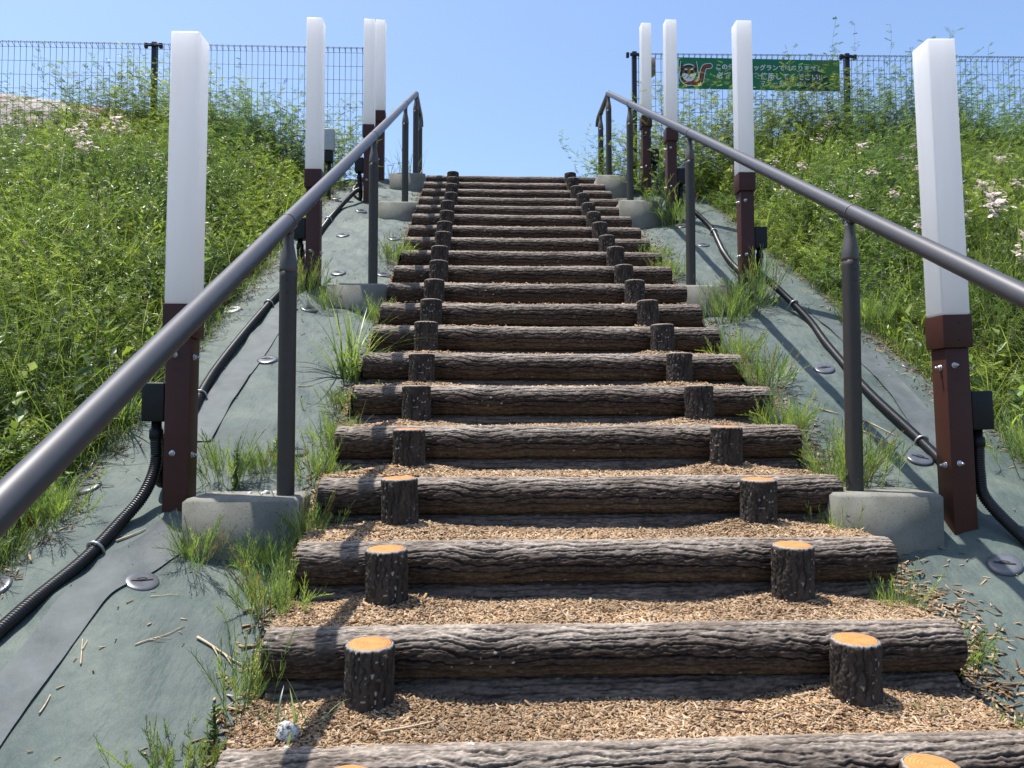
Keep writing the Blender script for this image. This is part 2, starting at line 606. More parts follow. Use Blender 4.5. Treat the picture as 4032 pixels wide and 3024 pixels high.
tape([(-1.22, 1.2), (-1.16, 1.99), (-1.13, 2.36), (-1.02, 2.58), (-0.92, 2.74)], 0.135, 'joint_tape', 'grey plastic joint tape on the fabric below the nearest left lamp')
tape([(-1.13, 3.1), (-1.15, 3.44), (-1.14, 4.0), (-1.12, 4.5)], 0.13, 'joint_tape', 'grey plastic joint tape along the hose uphill of the nearest left lamp')
tape([(1.86, 2.95), (1.95, 3.30), (2.03, 3.85), (2.05, 4.5)], 0.13, 'joint_tape', 'grey plastic joint tape beside the hose on the right fabric')


# ------------------------------------------------------------------ treads of wood chips
def tread_z(x, y, i):
    yl = STEP_Y + RUN * i
    z = -0.727 + RISE * i
    h = 0.020 * (fbm(x * 3 + 7 * i, y * 4, 9, 3) - 0.5)
    for xs in (-0.2606, 0.9394):
        d2 = (x - xs) ** 2 + (y - yl - 0.03) ** 2
        h = h + 0.030 * np.exp(-d2 / 0.15 ** 2)
    mid = np.clip((y - (yl - 0.2)) / 0.3, 0, 1)
    h = h + 0.012 * smooth(mid) * vn(x * 4 + i * 3, y * 0, 16)
    edge = np.maximum(np.maximum(XL + 0.03 - x, x - XR + 0.03), 0)
    h = h - 1.3 * np.maximum(edge - 0.03, 0) - 1.15 * np.maximum(yl - 0.03 - y, 0) * smooth((edge - 0.02) / 0.05)
    return np.maximum(z + h, sheet_z(x, y) - 0.004 - 0.10 * np.maximum(edge - 0.06, 0))


mb = MB()
for i in range(N0 - 1, N1 + 2):
    yl = STEP_Y + RUN * i
    xs = np.linspace(XL - 0.22, XR + 0.24, 150); ys = np.linspace(yl - 0.21, yl + 0.15, 18)
    X, Y = np.meshgrid(xs, ys, indexing='ij')
    mb.add(np.stack([X, Y, tread_z(X, Y, i)], -1), ring_faces(150, 18, False))
tag(mb.build('path', M_mulch, smooth_sh=True), 'mulch treads of the stepped path', kind='structure')

CHIPC = np.array([[0.58, 0.41, 0.25], [0.46, 0.31, 0.18], [0.66, 0.51, 0.35], [0.30, 0.18, 0.10], [0.14, 0.08, 0.045], [0.54, 0.36, 0.20], [0.50, 0.42, 0.33]])


def chips(mb, C, L, Wd, T, tilt=0.35, yaw0=None, spread=PI):
    n = len(C)
    yaw = rng.uniform(-spread, spread, n) if yaw0 is None else yaw0 + rng.normal(0, spread, n)
    a = np.stack([np.cos(yaw), np.sin(yaw), rng.normal(0, tilt, n)], -1); a /= np.linalg.norm(a, axis=1)[:, None]
    s = np.stack([-np.sin(yaw), np.cos(yaw), rng.normal(0, tilt, n)], -1)
    s -= a * (a * s).sum(1)[:, None]; s /= np.linalg.norm(s, axis=1)[:, None]
    u = np.cross(a, s)
    a = a * L[:, None] / 2; s = s * Wd[:, None] / 2; u = u * T[:, None] / 2
    t = rng.uniform(0.5, 1.0, (n, 1))
    V = np.stack([C - a - s - u, C + a - s * t - u, C + a + s * t - u, C - a + s - u,
                  C - a - s + u, C + a - s * t + u, C + a + s * t + u, C - a + s + u], 1)
    F = np.array([[4, 5, 6, 7], [0, 1, 5, 4], [1, 2, 6, 5], [2, 3, 7, 6], [3, 0, 4, 7]])
    Q = (np.arange(n)[:, None, None] * 8 + F[None]).reshape(-1, 4)
    c = CHIPC[rng.choice(7, n, p=[.26, .18, .14, .14, .08, .14, .06])] * rng.uniform(0.52, 1.0, (n, 1))
    c = c * np.array([0.92, 0.905, 0.89]) * (0.46 + 0.92 * fbm(C[:, 0] * 5, C[:, 1] * 9, 19, 4))[:, None]
    mb.add(V.reshape(-1, 3), Q, None, np.repeat(c, 8, 0))


mb = MB()
for i in range(N0, N1 + 1):
    yl = STEP_Y + RUN * i
    near = np.clip(1 - (i + 1) / 9, 0.12, 1)
    n = int(22000 * near)
    x = rng.uniform(XL - 0.05, XR + 0.10, n); y = rng.uniform(yl - 0.20, yl + 0.08, n)
    sc = 1 + 0.9 * (1 - near)
    C = np.stack([x, y, tread_z(x, y, i) + rng.uniform(0, 0.006, n)], -1)
    k = rng.gamma(4, 0.25, n)
    chips(mb, C, 0.0085 * k * sc + 0.0025, (0.0018 + 0.0046 * rng.random(n) ** 2) * sc, (0.001 + 0.0018 * rng.random(n)) * sc, 0.33)
    # larger slivers
    n = int(240 * near) + 14
    x = rng.uniform(XL, XR, n); y = rng.uniform(yl - 0.19, yl + 0.06, n)
    C = np.stack([x, y, tread_z(x, y, i) + rng.uniform(0.002, 0.009, n)], -1)
    chips(mb, C, rng.uniform(0.02, 0.045, n), rng.uniform(0.003, 0.007, n), rng.uniform(0.0015, 0.003, n), 0.25)
    # chips that have slid off the ends onto the fabric
    for side in (-1, 1):
        n = int((600 if side > 0 else 260) * near)
        e = np.abs(rng.normal(0, 0.10 if side > 0 else 0.045, n))
        x = (XR + 0.0 + e) if side > 0 else (XL - 0.0 - e)
        y = rng.uniform(yl - 0.2, yl + 0.12, n)
        C = np.stack([x, y, np.maximum(sheet_z(x, y), tread_z(x, y, i)) + rng.uniform(0.001, 0.008, n)], -1)
        chips(mb, C, rng.uniform(0.012, 0.04, n), rng.uniform(0.003, 0.008, n), rng.uniform(0.0012, 0.003, n), 0.3)
# loose bits on the fabric
for (xa, xb) in ((-1.45, -0.62), (1.35, 2.2)):
    n = 420
    y = rng.uniform(1.3, 7.6, n)
    x = rng.uniform(xa, xb, n)
    keep = fbm(x * 5, y * 5, 25, 2) > 0.40
    x, y = x[keep], y[keep]; n = len(x)
    C = np.stack([x, y, sheet_z(x, y) + 0.003], -1)
    chips(mb, C, rng.uniform(0.006, 0.026, n), rng.uniform(0.002, 0.005, n), rng.uniform(0.001, 0.002, n), 0.2)
for (x0_, dx_) in ((-1.50, -1), (2.28, 1)):
    n = 2600
    y = rng.uniform(1.4, 7.9, n); x = x0_ + dx_ * rng.normal(-0.01, 0.07, n) + 0.10 * (fbm(y * 1.4, 0 * y + 3.3, 21, 4) - 0.47) * 2
    C = np.stack([x, y, np.maximum(sheet_z(x, y), gz(x, y)) + rng.uniform(0.002, 0.012, n)], -1)
    chips(mb, C, rng.uniform(0.008, 0.05, n), rng.uniform(0.0015, 0.006, n), rng.uniform(0.001, 0.002, n), 0.3)
o = mb.build('wood_chips', M_chip)
tag(o, 'loose pale wood chips spread over the treads and blown onto the fabric', 'wood chips', kind='stuff')


# ------------------------------------------------------------------ log risers
def log_mesh(name, L, r, nx, nt, seed, wear_on, cs=0):
    x = np.linspace(-L / 2, L / 2, nx)[:, None]
    th = np.linspace(0, 2 * PI, nt, endpoint=False)[None, :]
    t = th / (2 * PI)
    w = 7.0 * vn(x / 0.17, t * 5, seed, 5) + 3.2 * vn(x / 0.065, t * 9, seed + 1, 9) + 2.0 * vn(x / 0.022, t * 22, seed + 2, 22) + 1.0 * vn(x / 0.008, t * 40, seed + 8, 40)
    n3 = vn(x / 0.016, t * 70, seed + 4, 70)
    n4 = vn(x / 0.006, t * 120, seed + 6, 120)
    br = smooth((vn(x / 0.12, t * 15, seed + 3, 15) - 0.22) / 0.3)
    br2 = smooth((vn(x / 0.05, t * 24, seed + 7, 24) - 0.35) / 0.25)
    cr1 = smooth((np.cos(17 * th + w) - 0.5) / 0.45) * br
    cr2 = smooth((np.cos(43 * th + 2.0 * w + 2.0) - 0.35) / 0.6) * br2
    lo = vn(x / 0.35, t * 3, seed + 5, 3) - 0.5
    h = -0.0042 * cr1 - 0.0026 * cr2 + 0.0034 * (n3 - 0.5) + 0.0016 * (n4 - 0.5) + 0.007 * lo
    R = r + h
    ed = np.clip((L / 2 - np.abs(x)) / 0.012, 0, 1)
    R = R * (0.90 + 0.10 * np.sqrt(1 - (1 - ed) ** 2))
    X = np.broadcast_to(x, R.shape)
    V = np.stack([X, np.cos(th) * R, np.sin(th) * R], -1)
    hn = np.clip((1 - 0.85 * cr1 - 0.6 * cr2) * (0.55 + 0.9 * n3), 0, 1)
    top = smooth((np.sin(th) - 0.18) / 0.68) if wear_on else 0.34 + 0 * th
    # scuffed, trodden crown: paint worn to grey, broken up along the log
    patch = 0.35 + 1.3 * (fbm(x / 0.13 + 13 * cs, t * 14, seed + 9, 4) - 0.22)
    wear = np.clip(top * patch * (0.25 + 0.75 * hn), 0, 1)
    tint = vn(x / 0.3 + 11 * cs, t * 6, seed + 12, 6)
    base = (np.array([0.014, 0.011, 0.010]) + np.array([0.058, 0.041, 0.030]) * hn[..., None]) * (0.75 + 0.5 * tint[..., None])
    c = base + (np.array([0.45, 0.385, 0.32]) - base) * (0.70 * wear)[..., None]
    # patchy yellow-brown band on the low front of the log, strongest mid-length
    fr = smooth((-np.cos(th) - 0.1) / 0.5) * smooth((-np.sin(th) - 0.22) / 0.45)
    low_band = fr * smooth((fbm(x / 0.16 + 5 * cs, t * 20, seed + 15, 4) - 0.30) / 0.25) * (0.35 + 0.65 * np.exp(-(x / 0.62) ** 4))
    c = c + (np.array([0.145, 0.115, 0.075]) - c) * (0.42 * low_band)[..., None]
    lich = smooth((vn(x / 0.012, t * 34, seed + 16, 34) - 0.90) / 0.05) * smooth((vn(x / 0.15 + 3 * cs, t * 7, seed + 18, 7) - 0.55) / 0.2)
    c = c + (np.array([0.40, 0.39, 0.34]) - c) * (0.8 * lich)[..., None]
    c = c * (0.62 + 0.76 * n4 * (0.5 + n3))[..., None]
    # end caps
    capv = np.array([[-L / 2 + 0.002, 0, 0], [L / 2 - 0.002, 0, 0]])
    Vf = np.vstack([V.reshape(-1, 3), capv])
    j = np.arange(nt); k = (j + 1) % nt
    a = nx * nt
    T = np.vstack([np.stack([np.full(nt, a), k, j], -1), np.stack([np.full(nt, a + 1), (nx - 1) * nt + j, (nx - 1) * nt + k], -1)])
    C = np.vstack([c.reshape(-1, 3), [[0.07, 0.06, 0.05]] * 2])
    return npmesh(name, Vf, [ring_faces(nx, nt)[:, ::-1], T], C, True, [M_bark])


LLEN = XR - XL
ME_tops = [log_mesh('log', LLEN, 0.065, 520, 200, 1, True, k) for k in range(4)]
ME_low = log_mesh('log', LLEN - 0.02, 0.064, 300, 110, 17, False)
xc = (XL + XR) / 2
proto = None
for i in range(N0, N1 + 1):
    yl = STEP_Y + RUN * i + 0.125
    zt = STEP_Z + RISE * i + (0.014 if i == N0 else 0.002)
    if proto is None:
        proto = empty('log_riser', (0, 0, 0))
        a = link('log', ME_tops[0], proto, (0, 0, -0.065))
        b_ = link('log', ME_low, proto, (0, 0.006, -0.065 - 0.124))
        o = proto
    else:
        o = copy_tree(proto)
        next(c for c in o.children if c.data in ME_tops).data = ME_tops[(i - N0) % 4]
    o.location = (xc + rng.normal(0, 0.006), yl + rng.normal(0, 0.003), zt + rng.normal(0, 0.003))
    o.rotation_euler = (0, rng.normal(0, 0.002), rng.normal(0, 0.003))
    k = i - N0
    if k == 0:
        lab = 'grey bark log riser at the very bottom, only its worn top showing'
    elif k == N1 - N0:
        lab = 'dark bark log riser at the top of the steps against the sky'
    else:
        lab = 'bark log riser of two stacked logs, %s step up from the bottom' % ORD[k]
    tag(o, lab, 'log', 'log risers of the steps')


# ------------------------------------------------------------------ stumps
def stump_mesh(seed):
    r, H = 0.060, 0.30
    z = np.concatenate([np.linspace(-H, -0.008, 90), [-0.005, -0.0025, -0.0006, 0.0]])[:, None]
    nt = 170
    th = np.linspace(0, 2 * PI, nt, endpoint=False)[None, :]; t = th / (2 * PI)
    w = 5.0 * vn(z / 0.045, t * 8, seed, 8) + 3.5 * vn(z / 0.016, t * 18, seed + 1, 18) + 2.0 * vn(z / 0.006, t * 40, seed + 8, 40)
    n3 = vn(z / 0.005, t * 90, seed + 3, 90)
    n5 = vn(z / 0.028, t * 44, seed + 9, 44); n6 = vn(z / 0.011, t * 70, seed + 10, 70)
    cr = smooth((np.cos(17 * th + w) - 0.55) / 0.42) * smooth((vn(z / 0.04, t * 20, seed + 2, 20) - 0.35) / 0.3)
    cr2 = smooth((0.42 - n5) / 0.2) * 0.9
    h = -0.0028 * cr - 0.0026 * cr2 + 0.0026 * (n3 - 0.5) + 0.0030 * (n6 - 0.5)
    prof = np.concatenate([np.ones(90), [0.985, 0.955, 0.915, 0.875]])[:, None]
    R = (r + h * np.clip(-z / 0.004, 0.25, 1)) * prof
    V = np.stack([np.cos(th) * R, np.sin(th) * R, np.broadcast_to(z, R.shape)], -1)
    hn = np.clip((1 - 0.8 * cr - 0.6 * cr2) * (0.4 + 0.6 * n3 + 0.6 * n6), 0, 1)
    c = np.array([0.012, 0.010, 0.009]) + np.array([0.036, 0.028, 0.022]) * hn[..., None] * (0.6 + 0.8 * vn(z / 0.06, t * 7, seed + 5, 7))[..., None]
    speck = smooth((vn(z / 0.007, t * 44, seed + 6, 44) - 0.86) / 0.06) * smooth((vn(z / 0.04, t * 9, seed + 7, 9) - 0.4) / 0.2)
    c = c + (np.array([0.42, 0.40, 0.36]) - c) * (0.8 * speck)[..., None]
    rim = smooth((z + 0.006) / 0.005) * (0.6 + 0.5 * n3)
    c = c + (np.array([0.30, 0.28, 0.26]) - c) * np.clip(rim, 0, 1)[..., None]
    nz_ = V.shape[0]
    return npmesh('trunk', V.reshape(-1, 3), [ring_faces(nz_, nt)], c.reshape(-1, 3), True, [M_postbark])


def cut_mesh():
    n = 72
    t = np.linspace(0, 2 * PI, n, endpoint=False)
    wob = 1 + 0.02 * (vn(t * 2.2, t * 0, 6) - 0.5)
    rr = [0.0545, 0.0520, 0.0505, 0.034, 0.017]
    zz = [-0.006, -0.0007, 0.0008, 0.0010, 0.0010]
    V = np.concatenate([np.stack([np.cos(t) * r * wob, np.sin(t) * r * wob, np.full(n, z)], -1) for r, z in zip(rr, zz)] + [np.array([[0, 0, 0.001]])])
    a = 5 * n; j = np.arange(n); k = (j + 1) % n
    T = np.stack([4 * n + j, 4 * n + k, np.full(n, a)], -1)
    return npmesh('cut_face', V, [ring_faces(5, n), T], None, True, [M_cut])


ME_st = stump_mesh(22)
ME_cut = cut_mesh()
proto = None
for side, xs in (('left', -0.2606), ('right', 0.9394)):
    for i in range(N0, N1 + 1):
        if proto is None:
            proto = empty('stump', (0, 0, 0))
            link('trunk', ME_st, proto); link('cut_face', ME_cut, proto)
            o = proto
        else:
            o = copy_tree(proto)
        tilt = 0.022 if i < 4 else 0.0
        o.location = (xs + rng.normal(0, 0.005), STEP_Y + RUN * i + rng.normal(0, 0.003), STEP_Z + RISE * i + rng.normal(0, 0.005))
        o.rotation_euler = (tilt + rng.normal(0, 0.006), rng.normal(0, 0.01), rng.uniform(0, 2 * PI))
        q = Quaternion((1, 0, 0), tilt + rng.normal(0, 0.006)) @ Quaternion((0, 1, 0), rng.normal(0, 0.01)) @ Quaternion((0, 0, 1), rng.uniform(0, 6.28))
        o.rotation_mode = 'QUATERNION'; o.rotation_quaternion = q
        k = i - N0
        what = 'bark stump with orange cut top' if i < 4 else 'dark bark stump'
        where = {0: 'lowest step, cropped by the photo edge'.split(',')[0], N1 - N0: 'topmost step against the sky'}.get(k, '%s step up from the bottom' % ORD[k])
        tag(o, '%s, %s end of the %s' % (what, side, where), 'stump', 'stumps holding the log steps')

# ------------------------------------------------------------------ concrete footings
FOOT = [(-0.785, 2.73, -0.268), (-0.74, 4.82, 0.81), (-0.715, 6.83, 1.885), (-0.735, 7.95, 2.50),
        (1.40, 2.73, -0.262), (1.40, 4.79, 0.81), (1.405, 6.70, 1.885), (1.385, 7.80, 2.46)]
FLAB = ['nearest concrete footing of the left handrail, horsetails in front', 'second concrete footing up the left handrail, behind the long grass tuft',
        'third concrete footing up the left handrail', 'topmost concrete footing of the left handrail against the sky',
        'nearest concrete footing of the right handrail beside the brown lamp post', 'second concrete footing up the right handrail, half hidden by horsetail',
        'third concrete footing up the right handrail', 'topmost concrete footing of the right handrail with vetch hanging over']
for (x, y, z), lab in zip(FOOT, FLAB):
    mb = MB()
    w, d = 0.365, 0.36
    hw, hd, ch = w / 2, d / 2, 0.012
    prof = [(hw, hd, -0.42), (hw, hd, -ch), (hw - ch, hd - ch, 0)]
    V = []
    for a, b_, c_ in prof:
        V += [(-a, -b_, c_), (a, -b_, c_), (a, b_, c_), (-a, b_, c_)]
    mb.add(V, np.vstack([ring_faces(3, 4), [[8, 9, 10, 11]], [[3, 2, 1, 0]]]))
    o = mb.build('concrete_footing', M_conc, loc=(x, y, z), rot=(0, 0, rng.normal(0, 0.01)))
    tag(o, lab, 'footing', 'concrete footings of the handrails')


# ------------------------------------------------------------------ handrails
def handrail(X, z_at, posts, base, ytop, side):
    root = empty('handrail', (X, posts[0], base[0]), '%s grey-brown tubular handrail climbing beside the steps' % side, 'handrail', 'handrails of the steps')
    off = np.array([X, posts[0], base[0]])
    rr = 0.0272
    y0 = -0.3
    zt = z_at(ytop)
    P = [(X, y0, z_at(y0)), (X, ytop - 0.05, z_at(ytop - 0.05))]
    bend = spline([(X, ytop - 0.05, z_at(ytop - 0.05)), (X, ytop, z_at(ytop) - 0.004), (X, ytop + 0.06, zt + 0.004), (X, ytop + 0.62, zt + 0.006)], 8)
    path = np.vstack([np.linspace(P[0], P[1], 60)[:-1], bend, [(X, ytop + 0.70, zt - 0.02), (X, ytop + 0.725, zt - 0.07)]])
    mb = MB(); add_tube(mb, path - off, rr, 28)
    rail = mb.build('rail', M_railm, root, True)
    slope = np.array([0, 1, 0.5155]); slope /= np.linalg.norm(slope)
    up = np.array([0, -0.5155, 1.0]); up /= np.linalg.norm(up)
    for y in posts:
        c = np.array([X, y - 0.02, z_at(y - 0.02)]) - off
        mb = MB()
        flat = y > ytop
        sl = np.array([0, 1.0, 0]) if flat else slope
        c = (np.array([X, y, zt + 0.006]) - off) if flat else c
        add_tube(mb, [c - sl * 0.004, c - sl * 0.003, c + sl * 0.003, c + sl * 0.004], [rr, rr + 0.0022, rr + 0.0022, rr], 28)
        mb.build('collar', M_cast, rail, True)
    for k, y in enumerate(posts):
        flat = y > ytop
        zr = (zt + 0.006) if flat else z_at(y)
        zb = base[k]
        mb = MB()
        add_tube(mb, np.array([(X, y, zb - 0.05), (X, y, zb), (X, y, zr - 0.20), (X, y, zr - 0.175)]) - off, [0.0295] * 4, 24)
        post = mb.build('post', M_metal, root, True)
        mb = MB()
        zz = np.linspace(0, 1, 14)
        r_ = 0.0300 - 0.0125 * smooth((zz - 0.12) / 0.75)
        add_tube(mb, np.stack([0 * zz + X, 0 * zz + y, zr - 0.182 + 0.135 * zz], -1) - off, r_, 24)
        mb.build('post_cap', M_cast, post, True)
        mb = MB()
        ang = 0 if flat else math.atan(0.5155)
        Mx = Matrix.Translation(Vector((X, y, zr) - off)) @ Matrix.Rotation(ang, 4, 'X')
        add_box(mb, (0, 0, -0.0285), (0.034, 0.105, 0.007), 0.002, Mx)
        add_box(mb, (0, 0, -0.041), (0.012, 0.05, 0.026), 0.002, Mx)
        add_cyl(mb, np.array((X - 0.017, y, zr - 0.045)) - off, np.array((X + 0.017, y, zr - 0.045)) - off, 0.007, n=10)
        mb.build('bracket', M_cast, post)
        for dz in (0.215, 0.258):
            mb = MB()
            add_cyl(mb, np.array((X + 0.004, y - 0.0285, zr - dz)) - off, np.array((X + 0.004, y - 0.0305, zr - dz)) - off, 0.0024, n=8)
            mb.build('rivet', M_slot, post)
    return root


handrail(-0.66, lambda y: 0.700 + 0.5155 * (y - 2.695), [2.66, 4.76, 6.77, 7.88, 8.40], [-0.30, 0.79, 1.875, 2.49, 2.45], 7.86, 'left')
handrail(1.335, lambda y: 0.747 + 0.5155 * (y - 2.681), [2.67, 4.725, 6.62, 7.71, 8.22], [-0.30, 0.79, 1.875, 2.45, 2.45], 7.70, 'right')

# ------------------------------------------------------------------ bollard lamps
LAMPS = [(-1.04, 2.72, -0.37, 0.391, 1.352), (-1.04, 4.82, 0.76, 1.552, 2.52), (-1.02, 7.02, 1.90, 2.69, 3.68), (-1.035, 7.95, 2.42, 3.20, 4.165),
         (1.68, 2.62, -0.40, 0.356, 1.335), (1.68, 4.69, 0.70, 1.527, 2.496), (1.68, 6.54, 1.68, 2.52, 3.483), (1.68, 7.52, 2.20, 3.022, 3.968)]
LEAN = [(0, 0.006), (0, 0.0), (0, 0.002), (0, 0), (0, -0.030), (0, -0.008), (0, 0), (0, 0)]
PLACE = ['nearest one left of the steps', 'second up on the left bank', 'third up on the left, before the topmost', 'topmost on the left at the crest',
         'nearest one right of the steps, leaning inward', 'second up on the right bank', 'third up on the right, before the topmost', 'topmost on the right beside the fence end']
for q, ((x, y, zb, zj, zt), ln, pl) in enumerate(zip(LAMPS, LEAN, PLACE)):
    sd = -1 if x < 0 else 1
    root = empty('bollard_lamp', (x, y, zb), 'white square bollard lamp on a brown post, ' + pl, 'bollard lamp', 'bollard lamps along the steps')
    root.rotation_euler = (ln[0], ln[1], rng.normal(0, 0.012))
    hj, ht = zj - zb, zt - zb
    mb = MB(); add_box(mb, (0, 0, (hj + ht) / 2), (0.100, 0.100, ht - hj), 0.007)
    mb.build('lamp_shade', M_acryl, root, True)
    # collar
    mb = MB(); add_box(mb, (0, 0, hj - 0.0585), (0.105, 0.105, 0.115), 0.002)
    col = mb.build('collar', M_brown, root)
    for dz in (0.03, 0.09):
        mb = MB(); add_cyl(mb, (0.004, -0.0525, hj - dz), (0.004, -0.0545, hj - dz), 0.0028, n=10)
        mb.build('screw', M_slot, col)
    zc = hj - 0.117
    mb = MB(); add_box(mb, (0, 0, (zc - 0.15) / 2), (0.084, 0.084, zc + 0.15), 0.0025)
    mb.build('post', M_brown, root)
    for zz in (zc - 0.06, zc - 0.40):
        for face in (0, 1):
            mb = MB()
            if face == 0:
                p = np.array((-0.012, -0.042, zz)); d_ = np.array((0, -1, 0))
            else:
                p = np.array((-sd * 0.042, -0.010, zz - 0.006)); d_ = np.array((-sd, 0, 0))
            add_cyl(mb, p, p + d_ * 0.0018, 0.0105, n=14)
            add_cyl(mb, p + d_ * 0.0018, p + d_ * 0.009, 0.0078, n=6)
            add_cyl(mb, p + d_ * 0.009, p + d_ * 0.020, 0.0042, n=8)
            mb.build('bolt', M_bolt, root)
    # junction box on the outer face
    zb2 = 0.355
    mb = MB(); add_box(mb, (sd * 0.085, 0.0, zb2 + 0.065), (0.078, 0.075, 0.135), 0.006)
    add_box(mb, (sd * 0.048, 0.0, zb2 + 0.065), (0.014, 0.055, 0.10), 0.001)
    jb = mb.build('junction_box', M_black, root)
    mb = MB(); add_lathe(mb, [(0.0, 0.004), (0.017, 0.004), (0.017, -0.028), (0.023, -0.030), (0.023, -0.062), (0.020, -0.064), (0.0, -0.064)], 14,
                         M=Matrix.Translation((sd * 0.085, 0, zb2)))
    mb.build('gland', M_black, jb, False)


# ------------------------------------------------------------------ corrugated hoses
def hose(ctrl, clamps, label, r=0.0205):
    """ctrl: points, z may be None = lies on the fabric"""
    P = []
    for p in ctrl:
        if len(p) == 2:
            P.append((p[0], p[1], float(sheet_z(np.array(p[0]), np.array(p[1]))) + r + 0.002))
        else:
            P.append(p)
    S = resample(spline(P, 30), 0.00205)
    k = np.arange(len(S)) % 4
    rad = np.where(k < 2, r, r * 0.89)
    mb = MB(); add_tube(mb, S, rad, 16)
    root = empty('corrugated_hose', tuple(P[0]), label, 'hose', 'black corrugated hoses')
    t = link('tube', mb.mesh('tube', [M_hose], False), root)
    t.location = -Vector(P[0])
    for c in clamps:
        i = int(np.argmin(np.abs(S[:, 1] - c)))
        T = S[min(i + 4, len(S) - 1)] - S[i - 4]; T /= np.linalg.norm(T)
        A = np.cross(T, [0, 0, 1.0]); A /= np.linalg.norm(A); B = np.cross(A, T)
        a = np.linspace(-0.25, PI + 0.25, 20)
        rr = r + 0.0055
        ring = S[i] + rr * (np.cos(a)[:, None] * A + np.sin(a)[:, None] * B)
        ring = np.vstack([ring[:1] - B * 0.035, ring, ring[-1:] - B * 0.035])
        mb = MB(); add_tube(mb, ring, 0.0048, 10)
        cl = link('clamp', mb.mesh('clamp', [M_clamp], True), root)
        cl.location = -Vector(P[0])
    return root


def box_at(q):
    x, y, zb = LAMPS[q][:3]
    sd = -1 if x < 0 else 1
    ln = LEAN[q][1]
    return (x + sd * 0.085 + ln * 0.29, y, zb + 0.355 - 0.055)


b0 = box_at(0)
hose([b0, (b0[0], b0[1], b0[2] - 0.10), (b0[0] - 0.02, b0[1] - 0.05, b0[2] - 0.20), (-1.19, 2.60), (-1.225, 2.45), (-1.28, 2.25), (-1.34, 2.05), (-1.42, 1.7), (-1.5, 1.3)],
     [2.50], 'black corrugated hose from the nearest left lamp down to the left edge')
b1 = box_at(1)
hose([(b0[0] - 0.003, b0[1] + 0.045, b0[2] + 0.01), (b0[0], b0[1] + 0.05, b0[2] - 0.16), (-1.15, 2.95), (-1.20, 3.2), (-1.245, 3.53), (-1.255, 3.8), (-1.245, 4.25), (-1.21, 4.62),
      (b1[0] - 0.01, b1[1] - 0.05, b1[2] - 0.20), (b1[0], b1[1], b1[2] - 0.10), b1], [3.45, 4.5], 'black corrugated hose climbing from the nearest left lamp to the second')
b2 = box_at(2)
hose([(b1[0], b1[1] + 0.045, b1[2]), (b1[0], b1[1] + 0.06, b1[2] - 0.17), (-1.19, 5.2), (-1.24, 5.7), (-1.25, 6.2), (-1.24, 6.6), (b2[0] - 0.03, b2[1] - 0.12, b2[2] - 0.17),
      (b2[0], b2[1], b2[2] - 0.10), b2], [6.35], 'black corrugated hose climbing from the second left lamp to the third')
b3 = box_at(3)
hose([(b2[0], b2[1] + 0.045, b2[2]), (b2[0], b2[1] + 0.06, b2[2] - 0.17), (-1.2, 7.3), (-1.22, 7.6), (b3[0], b3[1] - 0.04, b3[2] - 0.15), b3], [], 'short black corrugated hose between the two topmost left lamps')
b4 = box_at(4)
hose([b4, (b4[0] + 0.002, b4[1], b4[2] - 0.10), (b4[0] + 0.012, b4[1] - 0.02, b4[2] - 0.19), (1.83, 2.48), (1.87, 2.38), (1.95, 2.2), (2.05, 1.9), (2.15, 1.5)], [2.42],
     'black corrugated hose from the nearest right lamp down to the right edge')
b5 = box_at(5)
hose([(b4[0], b4[1] + 0.045, b4[2]), (b4[0], b4[1] + 0.06, b4[2] - 0.18), (1.815, 2.92), (1.825, 3.14), (1.815, 3.5), (1.86, 3.98), (1.89, 4.3), (b5[0] + 0.05, b5[1] - 0.14, b5[2] - 0.215),
      (b5[0], b5[1], b5[2] - 0.10), b5], [3.08, 4.42], 'black corrugated hose climbing from the nearest right lamp to the second')
b6 = box_at(6)
hose([(b5[0], b5[1] + 0.045, b5[2]), (b5[0], b5[1] + 0.06, b5[2] - 0.16), (1.78, 5.2), (1.80, 5.5), (1.87, 5.85), (1.92, 6.2), (b6[0] + 0.05, b6[1] - 0.12, b6[2] - 0.19), (b6[0], b6[1], b6[2] - 0.10), b6], [6.1],
     'black corrugated hose climbing from the second right lamp to the third')
b7 = box_at(7)
hose([(b6[0], b6[1] + 0.045, b6[2]), (b6[0], b6[1] + 0.06, b6[2] - 0.17), (1.82, 7.0), (1.82, 7.25), (b7[0], b7[1] - 0.04, b7[2] - 0.15), b7], [], 'short black corrugated hose between the two topmost right lamps')

